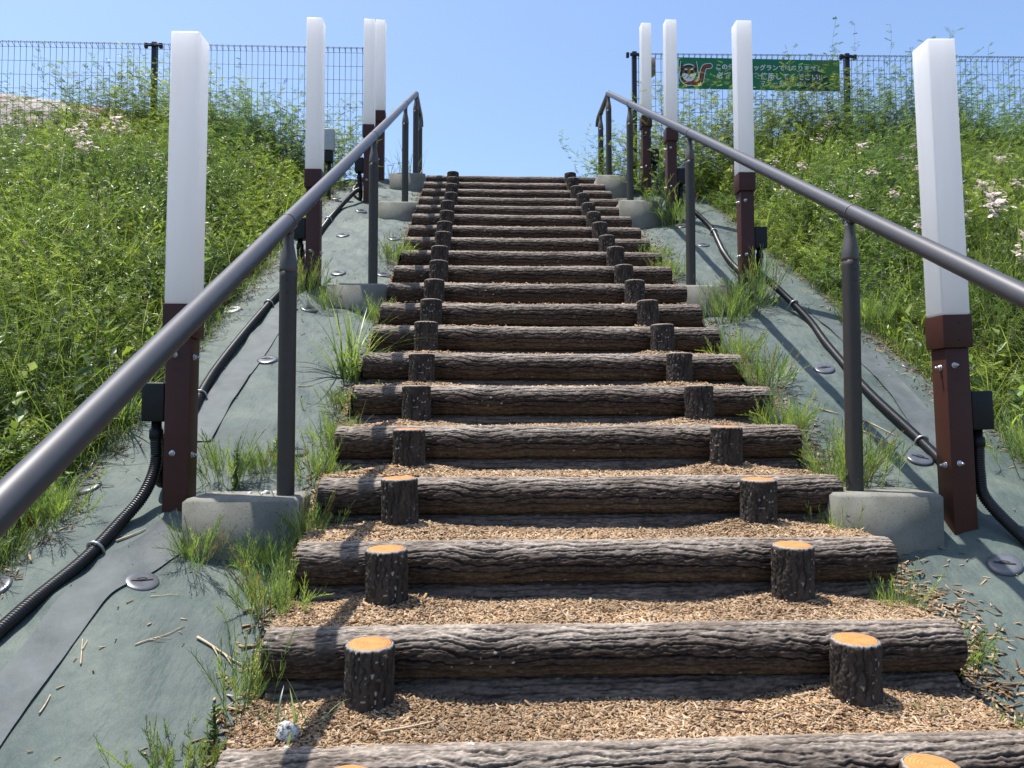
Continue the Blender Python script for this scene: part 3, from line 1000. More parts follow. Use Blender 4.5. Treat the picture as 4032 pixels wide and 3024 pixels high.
# ------------------------------------------------------------------ round anchor pins on the fabric
PINS = [(-1.03, 2.41, 'dark round anchor pin below the nearest left lamp, on open fabric', 0), (-1.42, 2.85, 'round anchor pin at the grass edge beside the nearest left hose', 0),
        (-1.45, 2.38, 'round anchor pin cut by the left edge of the photo', 0), (-1.05, 3.84, 'round anchor pin on the fabric between the nearest left lamp and rail post', 0),
        (-1.0, 4.53, 'round anchor pin just below the second left lamp', 0), (-1.44, 4.51, 'pale weathered anchor pin at the left grass edge', 1),
        (-1.06, 5.95, 'round anchor pin with a torn hole above it, uphill of the second left lamp', 0), (-1.03, 6.66, 'round anchor pin below the third left lamp', 0),
        (-0.66, 5.93, 'round anchor pin behind horsetail near the left log ends', 0), (-0.64, 5.13, 'round anchor pin behind the second left footing', 0),
        (-0.93, 5.07, 'round anchor pin behind the base of the second left lamp', 0), (-1.35, 7.18, 'small far anchor pin near the grey box', 0),
        (-0.72, 3.05, 'round anchor pin behind the base of the nearest left rail post', 0), (-0.63, 3.98, 'round anchor pin beside the long grass tuft', 0),
        (1.70, 2.42, 'dark anchor pin in the shade below the nearest right lamp', 0), (1.755, 2.98, 'dark anchor pin beside straw next to the nearest right hose', 0),
        (1.735, 3.76, 'anchor pin under the hose uphill of the nearest right rail post', 0), (1.74, 5.81, 'anchor pin shaded by the hose above the second right lamp', 0),
        (1.72, 6.35, 'small anchor pin below the third right lamp', 0), (2.22, 3.83, 'dark anchor pin at the right grass edge', 0)]
proto = None
for x, y, lab, pale in PINS:
    e = 0.03
    p = Vector((x, y, float(sheet_z(np.array(x), np.array(y)))))
    nx_ = float(sheet_z(np.array(x + e), np.array(y)) - sheet_z(np.array(x - e), np.array(y))) / (2 * e)
    ny_ = float(sheet_z(np.array(x), np.array(y + e)) - sheet_z(np.array(x), np.array(y - e))) / (2 * e)
    nn = Vector((-nx_, -ny_, 1)).normalized()
    if proto is None or pale:
        root = empty('anchor_pin', p)
        mb = MB(); add_lathe(mb, [(0.050, -0.012), (0.051, 0.002), (0.049, 0.007), (0.044, 0.0095), (0.03, 0.0105), (0.012, 0.0095), (0.0005, 0.009)], 36)
        mb.build('disc', M_pinpale if pale else M_pin, root, True)
        mb = MB(); add_box(mb, (0, 0, 0.011), (0.062, 0.0055, 0.003), 0.001)
        a = np.linspace(0, PI, 10)
        add_tube(mb, np.stack([0.014 * np.cos(a), 0.0 * a + 0.004, 0.010 + 0.006 * np.sin(a)], -1), 0.0014, 6)
        mb.build('slot', M_slot, root)
        if proto is None: proto = root
    else:
        root = copy_tree(proto)
    root.location = p
    root.rotation_mode = 'QUATERNION'
    root.rotation_quaternion = nn.to_track_quat('Z', 'Y') @ Quaternion((0, 0, 1), rng.normal(0, 0.25))
    tag(root, lab, 'anchor pin', 'anchor pins holding the fabric')

# ------------------------------------------------------------------ mesh fences on the crest
FY = 8.22


def fence(posts, x0, x1, zt0, zt1, label):
    root = empty('mesh_fence', (posts[0], FY, 2.45), label, 'fence', 'mesh fences on the crest')
    off = np.array([posts[0], FY, 2.45])
    zt = lambda x: zt0 + (zt1 - zt0) * (x - x0) / (x1 - x0)
    for px in posts:
        mb = MB()
        add_box(mb, np.array((px, FY + 0.02, (zt(px) + 0.02 + 2.3) / 2)) - off, (0.05, 0.05, zt(px) + 0.02 - 2.3), 0.003)
        po = mb.build('post', M_fence, root)
        mb = MB()
        add_box(mb, np.array((px, FY - 0.012, zt(px) - 0.022)) - off, (0.19 if (px > x0 + .02 and px < x1 - .02) else 0.10, 0.016, 0.032), 0.002)
        for s in (-1, 1):
            add_box(mb, np.array((px + s * 0.078, FY - 0.01, zt(px) - 0.03)) - off, (0.032, 0.03, 0.055), 0.003)
        mb.build('clamp', M_fence, po)
    edges = sorted(set([x0] + [p for p in posts if x0 < p < x1] + [x1]))
    for a, b_ in zip(edges[:-1], edges[1:]):
        mb = MB()
        xs = np.arange(a + 0.045, b_ - 0.03, 0.0625)
        for x in xs:
            z = zt(x)
            P = np.array([(x, FY, 2.48), (x, FY, z - 0.062), (x, FY - 0.045, z - 0.032), (x, FY - 0.004, z), (x, FY + 0.003, z - 0.004), (x, FY + 0.002, z - 0.060)]) - off
            for s in range(len(P) - 1):
                add_tube(mb, P[s:s + 2], 0.0025, 4, False)
        hs = [(0, -0.002), (0, -0.062), (-0.045, -0.034)] + [(0, -0.062 - 0.150 * k) for k in range(1, 10)]
        for dy, dz in hs:
            P = np.array([(a + 0.02, FY + dy + 0.003, zt(a) + dz), (b_ - 0.02, FY + dy + 0.003, zt(b_) + dz)]) - off
            add_tube(mb, P, 0.0025, 4, False)
        mb.build('mesh_panel', M_fence, root)
    return root


fence([-5.88, -3.50, -1.13], -7.6, -1.13, 4.01, 4.02, 'black wire mesh fence at the left of the crest, sky behind')
fence([1.715, 4.12, 6.50], 1.715, 8.3, 4.02, 4.10, 'black wire mesh fence at the right of the crest, overgrown with vetch')

# faded card on the right fence
mb = MB()
V = [(-0.085, 0, 0.09), (0.085, 0, 0.09), (0.09, 0, -0.11), (0.02, 0, -0.16), (-0.085, 0, -0.13)]
V = np.array(V + [(a, b_ + 0.004, c) for a, b_, c in V])
mb.add(V, [[0, 1, 6, 5], [1, 2, 7, 6], [2, 3, 8, 7], [3, 4, 9, 8], [4, 0, 5, 9]], [[0, 2, 1], [0, 3, 2], [0, 4, 3], [5, 6, 7], [5, 7, 8], [5, 8, 9]])
tag(mb.build('card', M_plaque, loc=(1.855, FY - 0.012, 3.88)), 'faded brown card hung on the right fence behind the topmost lamp', 'card')


# ------------------------------------------------------------------ green banner
def flat(name, col, rough=0.55):
    return simple(name, col, rough, 0, 0.3, 0.06, 6)


B_x0, B_x1, B_z0, B_z1 = 2.19, 4.00, 3.605, 3.955
BYY = FY - 0.058
bx, bz = (B_x0 + B_x1) / 2, (B_z0 + B_z1) / 2
ban = empty('banner', (bx, BYY, bz), 'long green banner with white writing and a dog head, tied to the right fence', 'banner')
G1, G2, G3 = flat('banner_green', (0.016, 0.17, 0.075)), flat('banner_light_green', (0.06, 0.18, 0.045)), flat('banner_dark_green', (0.008, 0.07, 0.045))
mW, mK, mBr, mRd = flat('banner_white', (0.68, 0.70, 0.69)), flat('banner_black', (0.02, 0.015, 0.018)), flat('banner_brown', (0.16, 0.085, 0.04)), flat('banner_red', (0.30, 0.045, 0.03))
hw, hh = (B_x1 - B_x0) / 2, (B_z1 - B_z0) / 2
nxb, nzb = 60, 10
X, Zb = np.meshgrid(np.linspace(-hw, hw, nxb), np.linspace(-hh, hh, nzb), indexing='ij')
mb = MB()
mb.add(np.stack([X, 0 * X, Zb], -1), ring_faces(nxb, nzb, False))
mb.add(np.stack([X, 0 * X + 0.003, Zb], -1), ring_faces(nxb, nzb, False)[:, ::-1])
mb.build('sheet', G1, ban)


def poly(pts, d, m, name, thick=0.0):
    pts = np.asarray(pts, float)
    bm = bmesh.new()
    vs_ = [bm.verts.new((p[0], -d, p[1])) for p in pts]
    f = bm.faces.new(vs_)
    bmesh.ops.triangulate(bm, faces=[f])
    me = bpy.data.meshes.new(name); bm.to_mesh(me); bm.free()
    me.materials.append(m)
    return me


def circ(cx, cz, rx, rz, n=36, a0=0, a1=2 * PI):
    a = np.linspace(a0, a1, n, endpoint=(a1 - a0) < 6.28)
    return np.stack([cx + rx * np.cos(a), cz + rz * np.sin(a)], -1)


def ribbon(P, w):
    P = np.asarray(P, float)
    T = np.gradient(P, axis=0); T /= np.linalg.norm(T, axis=1)[:, None]
    Nn = np.stack([-T[:, 1], T[:, 0]], -1)
    return np.vstack([P + Nn * w / 2, (P - Nn * w / 2)[::-1]])


# printed hill shapes at the right end
link('print', poly([(p[0], p[1]) for p in np.clip(circ(hw - 0.02, -0.05, 0.42, 0.26), [-hw + 0.001, -hh + 0.001], [hw - 0.001, hh - 0.001])], 0.0010, G2, 'print'), ban)
link('print', poly([(p[0], p[1]) for p in np.clip(circ(hw - 0.27, -0.14, 0.17, 0.19), [-hw + 0.001, -hh + 0.001], [hw - 0.001, hh - 0.001])], 0.0020, G3, 'print'), ban)
# dog head with a lead
dx, dz = -hw + 0.115, -0.02
emb = link('emblem', poly(circ(dx, dz, 0.112, 0.125), 0.0012, mW, 'emblem'), ban)
lead = spline([(dx + 0.03, -0.11, 0), (dx + 0.125, -0.10, 0), (dx + 0.15, 0.0, 0), (dx + 0.175, 0.07, 0), (dx + 0.235, 0.085, 0)], 10)[:, :2]
for m_, w_, d_ in ((mW, 0.064, 0.0013), (mK, 0.046, 0.0025), (mRd, 0.026, 0.0034)):
    link('print', poly(ribbon(lead, w_), d_, m_, 'print'), emb)
    link('print', poly(circ(lead[-1][0], lead[-1][1], w_ / 2, w_ / 2, 20), d_ + 0.0001, m_, 'print'), emb)
for s in (-1, 1):
    for m_, k_, d_ in ((mW, 1.30, 0.0014), (mK, 1.0, 0.0027), (mBr, 0.5, 0.0036)):
        ex, ez = dx + s * 0.062, dz + 0.102
        link('print', poly(np.array([(ex - 0.034 * k_, ez - 0.05 * k_), (ex + 0.034 * k_, ez - 0.05 * k_), (ex + s * 0.022 * k_, ez + 0.043 * k_)]), d_, m_, 'print'), emb)
link('print', poly(circ(dx, dz, 0.100, 0.112), 0.0029, mK, 'print'), emb)
link('print', poly(circ(dx, dz - 0.066, 0.072, 0.036, 24), 0.0031, mRd, 'print'), emb)
link('print', poly(circ(dx, dz + 0.006, 0.077, 0.082), 0.0038, mBr, 'print'), emb)
link('print', poly(np.vstack([circ(dx, dz + 0.006, 0.0765, 0.0815, 24, PI * 1.0, PI * 2.0), [(dx + 0.05, dz + 0.018), (dx, dz + 0.004), (dx - 0.05, dz + 0.018)]]), 0.0046, mW, 'print'), emb)
for s in (-1, 1):
    link('print', poly(circ(dx + s * 0.034, dz + 0.030, 0.013, 0.019, 16), 0.0054, mK, 'print'), emb)
    link('print', poly(circ(dx + s * 0.033, dz + 0.060, 0.017, 0.008, 16), 0.0054, mW, 'print'), emb)
    link('print', poly(ribbon([(dx, dz - 0.018), (dx + s * 0.014, dz - 0.027), (dx + s * 0.027, dz - 0.042)], 0.008), 0.0054 + 0.0002 * s, mK, 'print'), emb)
link('print', poly([(dx - 0.014, dz + 0.002), (dx + 0.014, dz + 0.002), (dx, dz - 0.020)], 0.0060, mK, 'print'), emb)


def text(body, x0, x1, zbase, bold, name='writing'):
    cu = bpy.data.curves.new(name, 'FONT')
    cu.body = body
    cu.offset = bold
    cu.size = 1
    cu.space_character = 1.08
    tmp = bpy.data.objects.new(name, cu)
    COL.objects.link(tmp)
    bpy.context.view_layer.update()
    dg = bpy.context.evaluated_depsgraph_get()
    me = bpy.data.meshes.new_from_object(tmp.evaluated_get(dg))
    bpy.data.objects.remove(tmp)
    co = np.empty(len(me.vertices) * 3, np.float32); me.vertices.foreach_get('co', co); co = co.reshape(-1, 3)
    lo, hi = co[:, 0].min(), co[:, 0].max()
    k = (x1 - x0) / (hi - lo)
    out_ = np.stack([x0 + (co[:, 0] - lo) * k, np.full(len(co), -0.0050), zbase + co[:, 1] * k], -1).astype(np.float32)
    me.vertices.foreach_set('co', out_.ravel()); me.update()
    me.materials.clear(); me.materials.append(mW)
    return link(name, me, ban)


text('この公園はドッグランではありません', 2.61 - bx, 3.80 - bx, 0.050, 0.03)
text('必ずリードを使用してください!!', 2.61 - bx, 3.80 - bx, -0.050, 0.034)
text('マナーを守りましょう', 3.10 - bx, 3.78 - bx, -0.125, 0.012)

# ------------------------------------------------------------------ grey box on the left bank
gb = empty('electrical_box', (-1.40, 7.1, 2.0), 'small pale grey electrical box standing in weeds behind the second left lamp', 'electrical box')
mb = MB(); add_box(mb, (0, 0, 0.58), (0.10, 0.07, 0.20), 0.006); bxo = mb.build('cover', M_greybox, gb)
mb = MB(); add_box(mb, (0, 0, 0.42), (0.075, 0.06, 0.10), 0.004); mb.build('cable_entry', M_black, gb)
mb = MB(); add_box(mb, (0, 0.02, 0.16), (0.03, 0.03, 0.44), 0.002); mb.build('post', M_black, gb)


# ------------------------------------------------------------------ vegetation generators (vectorised)
GREENS = np.array([[0.140, 0.200, 0.060], [0.180, 0.242, 0.068], [0.104, 0.156, 0.060], [0.235, 0.292, 0.078], [0.172, 0.208, 0.115], [0.058, 0.094, 0.040]])


def gcol(n, bright=1.0, w=None):
    c = GREENS[rng.choice(len(GREENS), n, p=w)] * rng.uniform(0.75, 1.25, (n, 1)) * bright * 1.08
    return c


def drift(P):
    return fbm(P[:, 0] * 1.9 + 31, P[:, 1] * 1.9 + 11, 35, 4) * (1 - 0.75 * smooth((-3.7 - P[:, 0]) / 0.8) * smooth((P[:, 1] - 6.4) / 0.8))


def patch_tint(P):
    """species drifts: yellower and bluer greens"""
    f = smooth((fbm(P[:, 0] * 1.3 + 7, P[:, 1] * 1.3 + 3, 29, 3) - 0.30) / 0.30)[:, None]
    g_ = smooth((fbm(P[:, 0] * 3.1 + 2, P[:, 1] * 3.1 + 9, 23, 3) - 0.30) / 0.30)[:, None]
    return (np.array([0.62, 0.74, 0.95]) * (1 - f) + np.array([1.20, 1.14, 0.95]) * f) * (0.72 + 0.5 * g_)


def blades(mb, B, yaw, lean, L, wd, curve, col, segs=4):
    n = len(B)
    t = np.linspace(0, 1, segs + 1)
    h = np.stack([np.cos(yaw), np.sin(yaw), 0 * yaw], -1)
    s = np.stack([-np.sin(yaw), np.cos(yaw), 0 * yaw], -1)
    ang = lean[:, None] + curve[:, None] * t[None]
    seg = (L / segs)[:, None]
    hx = np.cumsum(np.sin(ang) * seg, 1) - np.sin(ang[:, :1]) * seg
    vz = np.cumsum(np.cos(ang) * seg, 1) - np.cos(ang[:, :1]) * seg
    P = B[:, None] + h[:, None] * hx[..., None] + np.array([0, 0, 1.0]) * vz[..., None]
    w = wd[:, None] * np.clip((1 - t) ** 0.7 * (0.6 + 1.2 * np.minimum(t * 3, 0.34)), 0.04, 1)[None]
    a = P - s[:, None] * w[..., None] / 2; b_ = P + s[:, None] * w[..., None] / 2
    V = np.stack([a, b_], 2).reshape(-1, 3)
    k = np.arange(n)[:, None] * 2 * (segs + 1); j = np.arange(segs)[None] * 2
    Q = np.stack([k + j, k + j + 1, k + j + 3, k + j + 2], -1).reshape(-1, 4)
    mb.add(V, Q, None, np.repeat(col, 2 * (segs + 1), 0))


def leaves(mb, P, axis, L, wd, col, fold=0.25):
    """one kite of two folded halves each"""
    n = len(P)
    axis = axis / (np.linalg.norm(axis, axis=1)[:, None] + 1e-9)
    r = rng.normal(0, 1, (n, 3)); r[:, 2] *= 0.5
    s = np.cross(axis, np.array([0, 0, 1.0]) + 0.5 * r); s /= np.linalg.norm(s, axis=1)[:, None] + 1e-9
    nn = np.cross(s, axis)
    L = L[:, None]; wd = wd[:, None]
    mid = P + axis * L * 0.42
    V = np.stack([P, mid + s * wd / 2 + nn * wd * fold, P + axis * L - nn * L * 0.08, mid - s * wd / 2 + nn * wd * fold], 1).reshape(-1, 3)
    k = np.arange(n)[:, None] * 4
    T = np.concatenate([k + [0, 1, 2], k + [0, 2, 3]], 0)
    mb.add(V, None, T, np.repeat(col, 4, 0))


def ribbons(mb, A, B, w, col):
    d = B - A
    r = rng.normal(0, 1, A.shape)
    s = np.cross(d, r); s /= np.linalg.norm(s, axis=1)[:, None] + 1e-9
    s = s * w[:, None] / 2
    V = np.stack([A - s, A + s, B + s * 0.8, B - s * 0.8], 1).reshape(-1, 3)
    mb.add(V, np.arange(len(A) * 4).reshape(-1, 4), None, np.repeat(col, 4, 0))


def vetch(mb, B, H, K, lean=0.35, leaflet=0.015, pairs=7, flower=0.0, dirs=None, col_b=1.0):
    n = len(B)
    yaw = rng.uniform(0, 2 * PI, n)
    hd = np.stack([np.cos(yaw), np.sin(yaw), 0 * yaw], -1) * (rng.random((n, 1)) * lean)
    if dirs is not None: hd = hd + dirs
    step = np.stack([0 * yaw, 0 * yaw, np.ones(n)], -1) + hd
    pts = [B]
    for k in range(K):
        step = step + rng.normal(0, 0.22, (n, 3)) * [1, 1, 0.45] - np.array([0, 0, 0.02]) * k / K
        pts.append(pts[-1] + step / (np.linalg.norm(step, axis=1)[:, None]) * (H / K)[:, None])
    tint = patch_tint(B)
    cs = gcol(n, 0.9 * col_b) * tint
    for k in range(K):
        ribbons(mb, pts[k], pts[k + 1], np.full(n, 0.0024), cs)
        P = pts[k + 1]
        ya = rng.uniform(0, 2 * PI, n)
        ax = np.stack([np.cos(ya), np.sin(ya), rng.uniform(0.0, 0.9, n)], -1); ax /= np.linalg.norm(ax, axis=1)[:, None]
        sd = np.cross(ax, [0, 0, 1.0]); sd /= np.linalg.norm(sd, axis=1)[:, None]
        LL = rng.uniform(0.045, 0.085, n)
        ribbons(mb, P, P + ax * LL[:, None], np.full(n, 0.0013), cs)
        c = gcol(n, 1.05 * col_b) * tint
        for j in range(pairs):
            f = (j + 0.8) / pairs
            for s in (-1, 1):
                leaves(mb, P + ax * (LL * f)[:, None], ax * 0.35 + sd * s, leaflet * rng.uniform(0.8, 1.2, n), np.full(n, leaflet * 0.34), c, 0.1)
        if flower > 0:
            m_ = rng.random(n) < flower * (k > K * 0.35)
            if m_.any():
                q = P[m_]; nq = len(q)
                d = np.stack([rng.normal(0, .4, nq), rng.normal(0, .4, nq), np.ones(nq)], -1); d /= np.linalg.norm(d, axis=1)[:, None]
                ribbons(mb, q, q + d * 0.07, np.full(nq, 0.0014), gcol(nq, 0.8))
                pc = np.array([[0.16, 0.055, 0.26], [0.22, 0.09, 0.32], [0.12, 0.04, 0.17]])[rng.integers(0, 3, nq)]
                for j in range(9):
                    base = q + d * (0.03 + 0.006 * j)
                    side = rng.normal(0, 1, (nq, 3)) * [1, 1, 0.4] - [0, 0, 0.4]
                    leaves(mb, base, side, np.full(nq, 0.013), np.full(nq, 0.006), pc * rng.uniform(0.7, 1.3, (nq, 1)))


def forbs(mb, B, H, K, L, wd, bright=1.0):
    """upright stems with lance-shaped leaves"""
    n = len(B)
    d = np.stack([rng.normal(0, .15, n), rng.normal(0, .15, n), np.ones(n)], -1)
    top = B + d * H[:, None]
    ribbons(mb, B, top, np.full(n, 0.0035), gcol(n, 0.8))
    c0 = gcol(n, bright)
    for k in range(K):
        f = 0.15 + 0.85 * (k + 0.5) / K
        P = B + d * (H * f)[:, None]
        ya = rng.uniform(0, 2 * PI, n)
        up = rng.uniform(0.1, 0.9, n) + 0.5 * f
        ax = np.stack([np.cos(ya), np.sin(ya), up], -1)
        leaves(mb, P, ax, L * rng.uniform(0.6, 1.2, n) * (1.15 - 0.5 * f), wd * rng.uniform(0.7, 1.2, n), c0 * rng.uniform(0.85, 1.2, (n, 1)), 0.18)


def scatter(n, side, ymin, ymax, margin=0.55):
    y = rng.uniform(ymin, ymax, n * 4)
    if side < 0:
        xin, xout = -1.52 + 0 * y, -(0.68 * y + 0.35) - margin
    else:
        xin, xout = 2.27 + 0 * y, (0.77 * y + 0.2) + margin
    u = rng.random(n * 4)
    wgt = np.abs(xout - xin); keep = ((xout - xin) * side > 0) & (rng.random(n * 4) < wgt / wgt.max())
    x = xin + (xout - xin) * u
    x, y = x[keep][:n], y[keep][:n]
    return np.stack([x, y, gz(x, y) - 0.01], -1)


def dist_in(P, side):
    return np.clip((-1.5 - P[:, 0]) if side < 0 else (P[:, 0] - 2.3), 0, None)


def meadow(side, label):
    mb = MB()
    # grass blades
    for n, y0, y1, sc in ((19000, 1.6, 4.6, 1.0), (17000, 4.2, 8.15, 1.25)):
        P = scatter(n, side, y0, y1); n = len(P)
        d = dist_in(P, side)
        L = (0.10 + 0.16 * smooth(d / 0.6)) * rng.gamma(5, 0.2, n)
        patch = smooth((fbm(P[:, 0] * 1.7, P[:, 1] * 1.7, 27, 3) - 0.3) / 0.3)
        L = L * (0.6 + 0.7 * patch)
        blades(mb, P, rng.uniform(0, 2 * PI, n), np.abs(rng.normal(0.12, 0.22, n)), L, 0.0045 * sc * rng.uniform(0.6, 1.5, n), rng.gamma(2, 0.45, n), gcol(n, 1.05), 3)
    # broad arching blades, pale where the sun comes through
    P = scatter(1300, side, 2.2, 8.0); n = len(P)
    blades(mb, P, rng.uniform(0, 2 * PI, n), np.abs(rng.normal(0.2, 0.2, n)), rng.uniform(0.2, 0.42, n), rng.uniform(0.007, 0.013, n), rng.uniform(0.6, 2.0, n), gcol(n, 1.25), 5)
    # soft pale blades and feathery seed heads standing above the rest
    P = scatter(3200, side, 2.0, 8.1); n = len(P)
    keep = drift(P + [3, 5, 0]) > 0.40; P = P[keep]; n = len(P)
    blades(mb, P, rng.uniform(0, 2 * PI, n), np.abs(rng.normal(0.15, 0.15, n)), rng.uniform(0.22, 0.46, n), rng.uniform(0.003, 0.006, n), rng.uniform(0.4, 1.6, n), np.array([[0.27, 0.32, 0.13]]) * rng.uniform(0.7, 1.3, (n, 1)), 4)
    # broad oval leaves in clumps
    P = scatter(700, side, 2.3, 8.1); keep = drift(P + [9, 1, 0]) > 0.50; P = P[keep]; n = len(P)
    forbs(mb, P, 0.16 + 0.22 * rng.random(n), 9, np.full(n, 0.085), np.full(n, 0.034), 1.25)
    # vetch carpet
    P = scatter(2500, side, 1.9, 5.0); n = len(P); d = dist_in(P, side)
    vetch(mb, P, (0.10 + 0.20 * smooth(d / 0.5)) * rng.uniform(0.6, 1.4, n) * (0.35 + 1.5 * drift(P)), 8, 0.7, 0.015, 6, 0.012)
    P = scatter(4200, side, 4.6, 8.15); n = len(P); d = dist_in(P, side)
    vetch(mb, P, (0.16 + 0.26 * smooth(d / 0.6)) * rng.uniform(0.6, 1.4, n) * (0.35 + 1.5 * drift(P)), 9, 0.6, 0.020, 6, 0.02)
    # leafy forbs in drifts
    P = scatter(4200, side, 2.0, 8.15); n = len(P)
    keep = (fbm(P[:, 0] * 1.1, P[:, 1] * 1.1, 33, 3) > 0.42) & ~((P[:, 0] < -3.9) & (P[:, 1] > 6.6))
    P = P[keep]; n = len(P); d = dist_in(P, side)
    forbs(mb, P, (0.10 + 0.22 * smooth(d / 0.5)) * rng.uniform(0.6, 1.5, n), 12, np.full(n, 0.06), np.full(n, 0.013), 1.1)
    # fine horsetail-like green at the fabric edge
    n = 5200
    y = rng.uniform(1.8, 8.0, n); e = np.abs(rng.normal(0, 0.16, n)) - 0.05
    x = (-1.47 - e) if side < 0 else (2.25 + e)
    P = np.stack([x, y, gz(x, y)], -1)
    blades(mb, P, rng.uniform(0, 2 * PI, n), np.abs(rng.normal(0.3, 0.35, n)), rng.uniform(0.05, 0.17, n), np.full(n, 0.0028), rng.uniform(0, 1.4, n), gcol(n, 1.15), 3)
    # dead stems and rusty seed heads
    P = scatter(360, side, 2.2, 8.0); n = len(P)
    rust = np.array([[0.20, 0.075, 0.03], [0.30, 0.22, 0.11], [0.14, 0.06, 0.03]])[rng.integers(0, 3, n)]
    blades(mb, P, rng.uniform(0, 2 * PI, n), np.abs(rng.normal(0.3, 0.3, n)), rng.uniform(0.12, 0.34, n), np.full(n, 0.005), rng.uniform(0.1, 1.2, n), rust, 3)
    return tag(mb.build('weeds', M_leaf), label, 'weeds', kind='stuff')


meadow(-1, 'dense green weeds and grass covering the left bank')
meadow(1, 'dense green weeds, vetch and grass covering the right bank')


def vine_field(specs, label):
    mb = MB()
    for n, xa, xb, ya, yb, ha, hb, K, fl, lean, bright in specs:
        x = rng.uniform(xa, xb, n); y = rng.uniform(ya, yb, n)
        P = np.stack([x, y, gz(x, y)], -1)
        H = rng.uniform(ha, hb, n)
        vetch(mb, P, H, K, lean, 0.024, 6, fl, None, bright)
    return tag(mb.build('vetch', M_leaf), label, 'vetch', kind='stuff')


vine_field([(640, 1.75, 6.9, 7.9, 8.35, 0.60, 1.25, 15, 0.06, 0.35, 0.95), (520, 1.6, 6.9, 7.3, 8.1, 0.45, 0.85, 11, 0.05, 0.5, 0.95),
            (110, 2.1, 5.4, 8.12, 8.4, 1.0, 1.42, 18, 0.09, 0.28, 1.0), (34, 3.9, 5.3, 8.0, 8.3, 1.2, 1.62, 18, 0.07, 0.28, 1.0),
            (60, 1.15, 1.75, 7.95, 8.5, 0.25, 0.75, 12, 0.10, 0.6, 1.0)],
           'purple-flowered vetch climbing the right fence and banner')
vine_field([(210, -7.0, -3.9, 7.9, 8.3, 0.22, 0.55, 10, 0.03, 0.5, 1.0), (26, -7.0, -3.9, 7.9, 8.3, 0.5, 0.85, 13, 0.03, 0.4, 0.9), (300, -3.9, -1.4, 7.8, 8.3, 0.45, 0.95, 12, 0.03, 0.5, 1.0), (160, -4.5, -2.7, 8.0, 8.35, 0.75, 1.15, 14, 0.05, 0.35, 0.85),
            (30, -4.4, -1.4, 8.0, 8.3, 0.8, 1.2, 15, 0.03, 0.4, 1.0), (60, -2.6, -1.2, 7.4, 8.2, 0.5, 0.85, 12, 0.02, 0.4, 1.05)],
           'vetch and weeds growing through the left fence')


# ------------------------------------------------------------------ horsetail clumps and grass tufts by the steps
def horsetail(seed, ns, H, spread, fine=1.0):
    global rng
    keep = rng; rng = np.random.default_rng(seed)
    mb = MB()
    B = np.stack([rng.normal(0, spread, ns), rng.normal(0, spread, ns), np.full(ns, -0.03)], -1)
    yaw = np.arctan2(B[:, 1], B[:, 0]) + rng.normal(0, 0.7, ns)
    lean = np.abs(rng.normal(0.12, 0.34, ns)); L = H * rng.uniform(0.5, 1.25, ns)
    K = 11
    cv = rng.normal(0.25, 0.45, ns)
    P = B.copy(); prev = None
    c = gcol(ns, 1.4)
    dry = rng.random(ns) < 0.05
    c[dry] = np.array([0.30, 0.22, 0.10]) * rng.uniform(0.6, 1.1, (int(dry.sum()), 1))
    for k in range(K):
        a = lean + cv * k / K
        d = np.stack([np.cos(yaw) * np.sin(a), np.sin(yaw) * np.sin(a), np.cos(a)], -1)
        Q = P + d * (L / K)[:, None]
        ribbons(mb, P, Q, np.full(ns, 0.0030 * fine), c)
        ribbons(mb, P, Q, np.full(ns, 0.0030 * fine), c)
        if 3 <= k:
            nb = 3
            for j in range(nb):
                ya = rng.uniform(0, 2 * PI, ns)
                ax = d * 1.1 + np.stack([np.cos(ya), np.sin(ya), 0 * ya], -1) * 0.55
                ax /= np.linalg.norm(ax, axis=1)[:, None]
                bl = (0.075 * (1.12 - k / K)) * rng.uniform(0.5, 1.2, ns) * (H / 0.22)
                m1 = Q + ax * (bl * 0.55)[:, None]
                m2 = m1 + (ax + [0, 0, 0.35]) * (bl * 0.45)[:, None]
                ribbons(mb, Q, m1, np.full(ns, 0.0017 * fine), c)
                ribbons(mb, m1, m2, np.full(ns, 0.0014 * fine), c * 1.1)
        P = Q
    rng = keep
    return mb.mesh('horsetail_clump', [M_leaf])


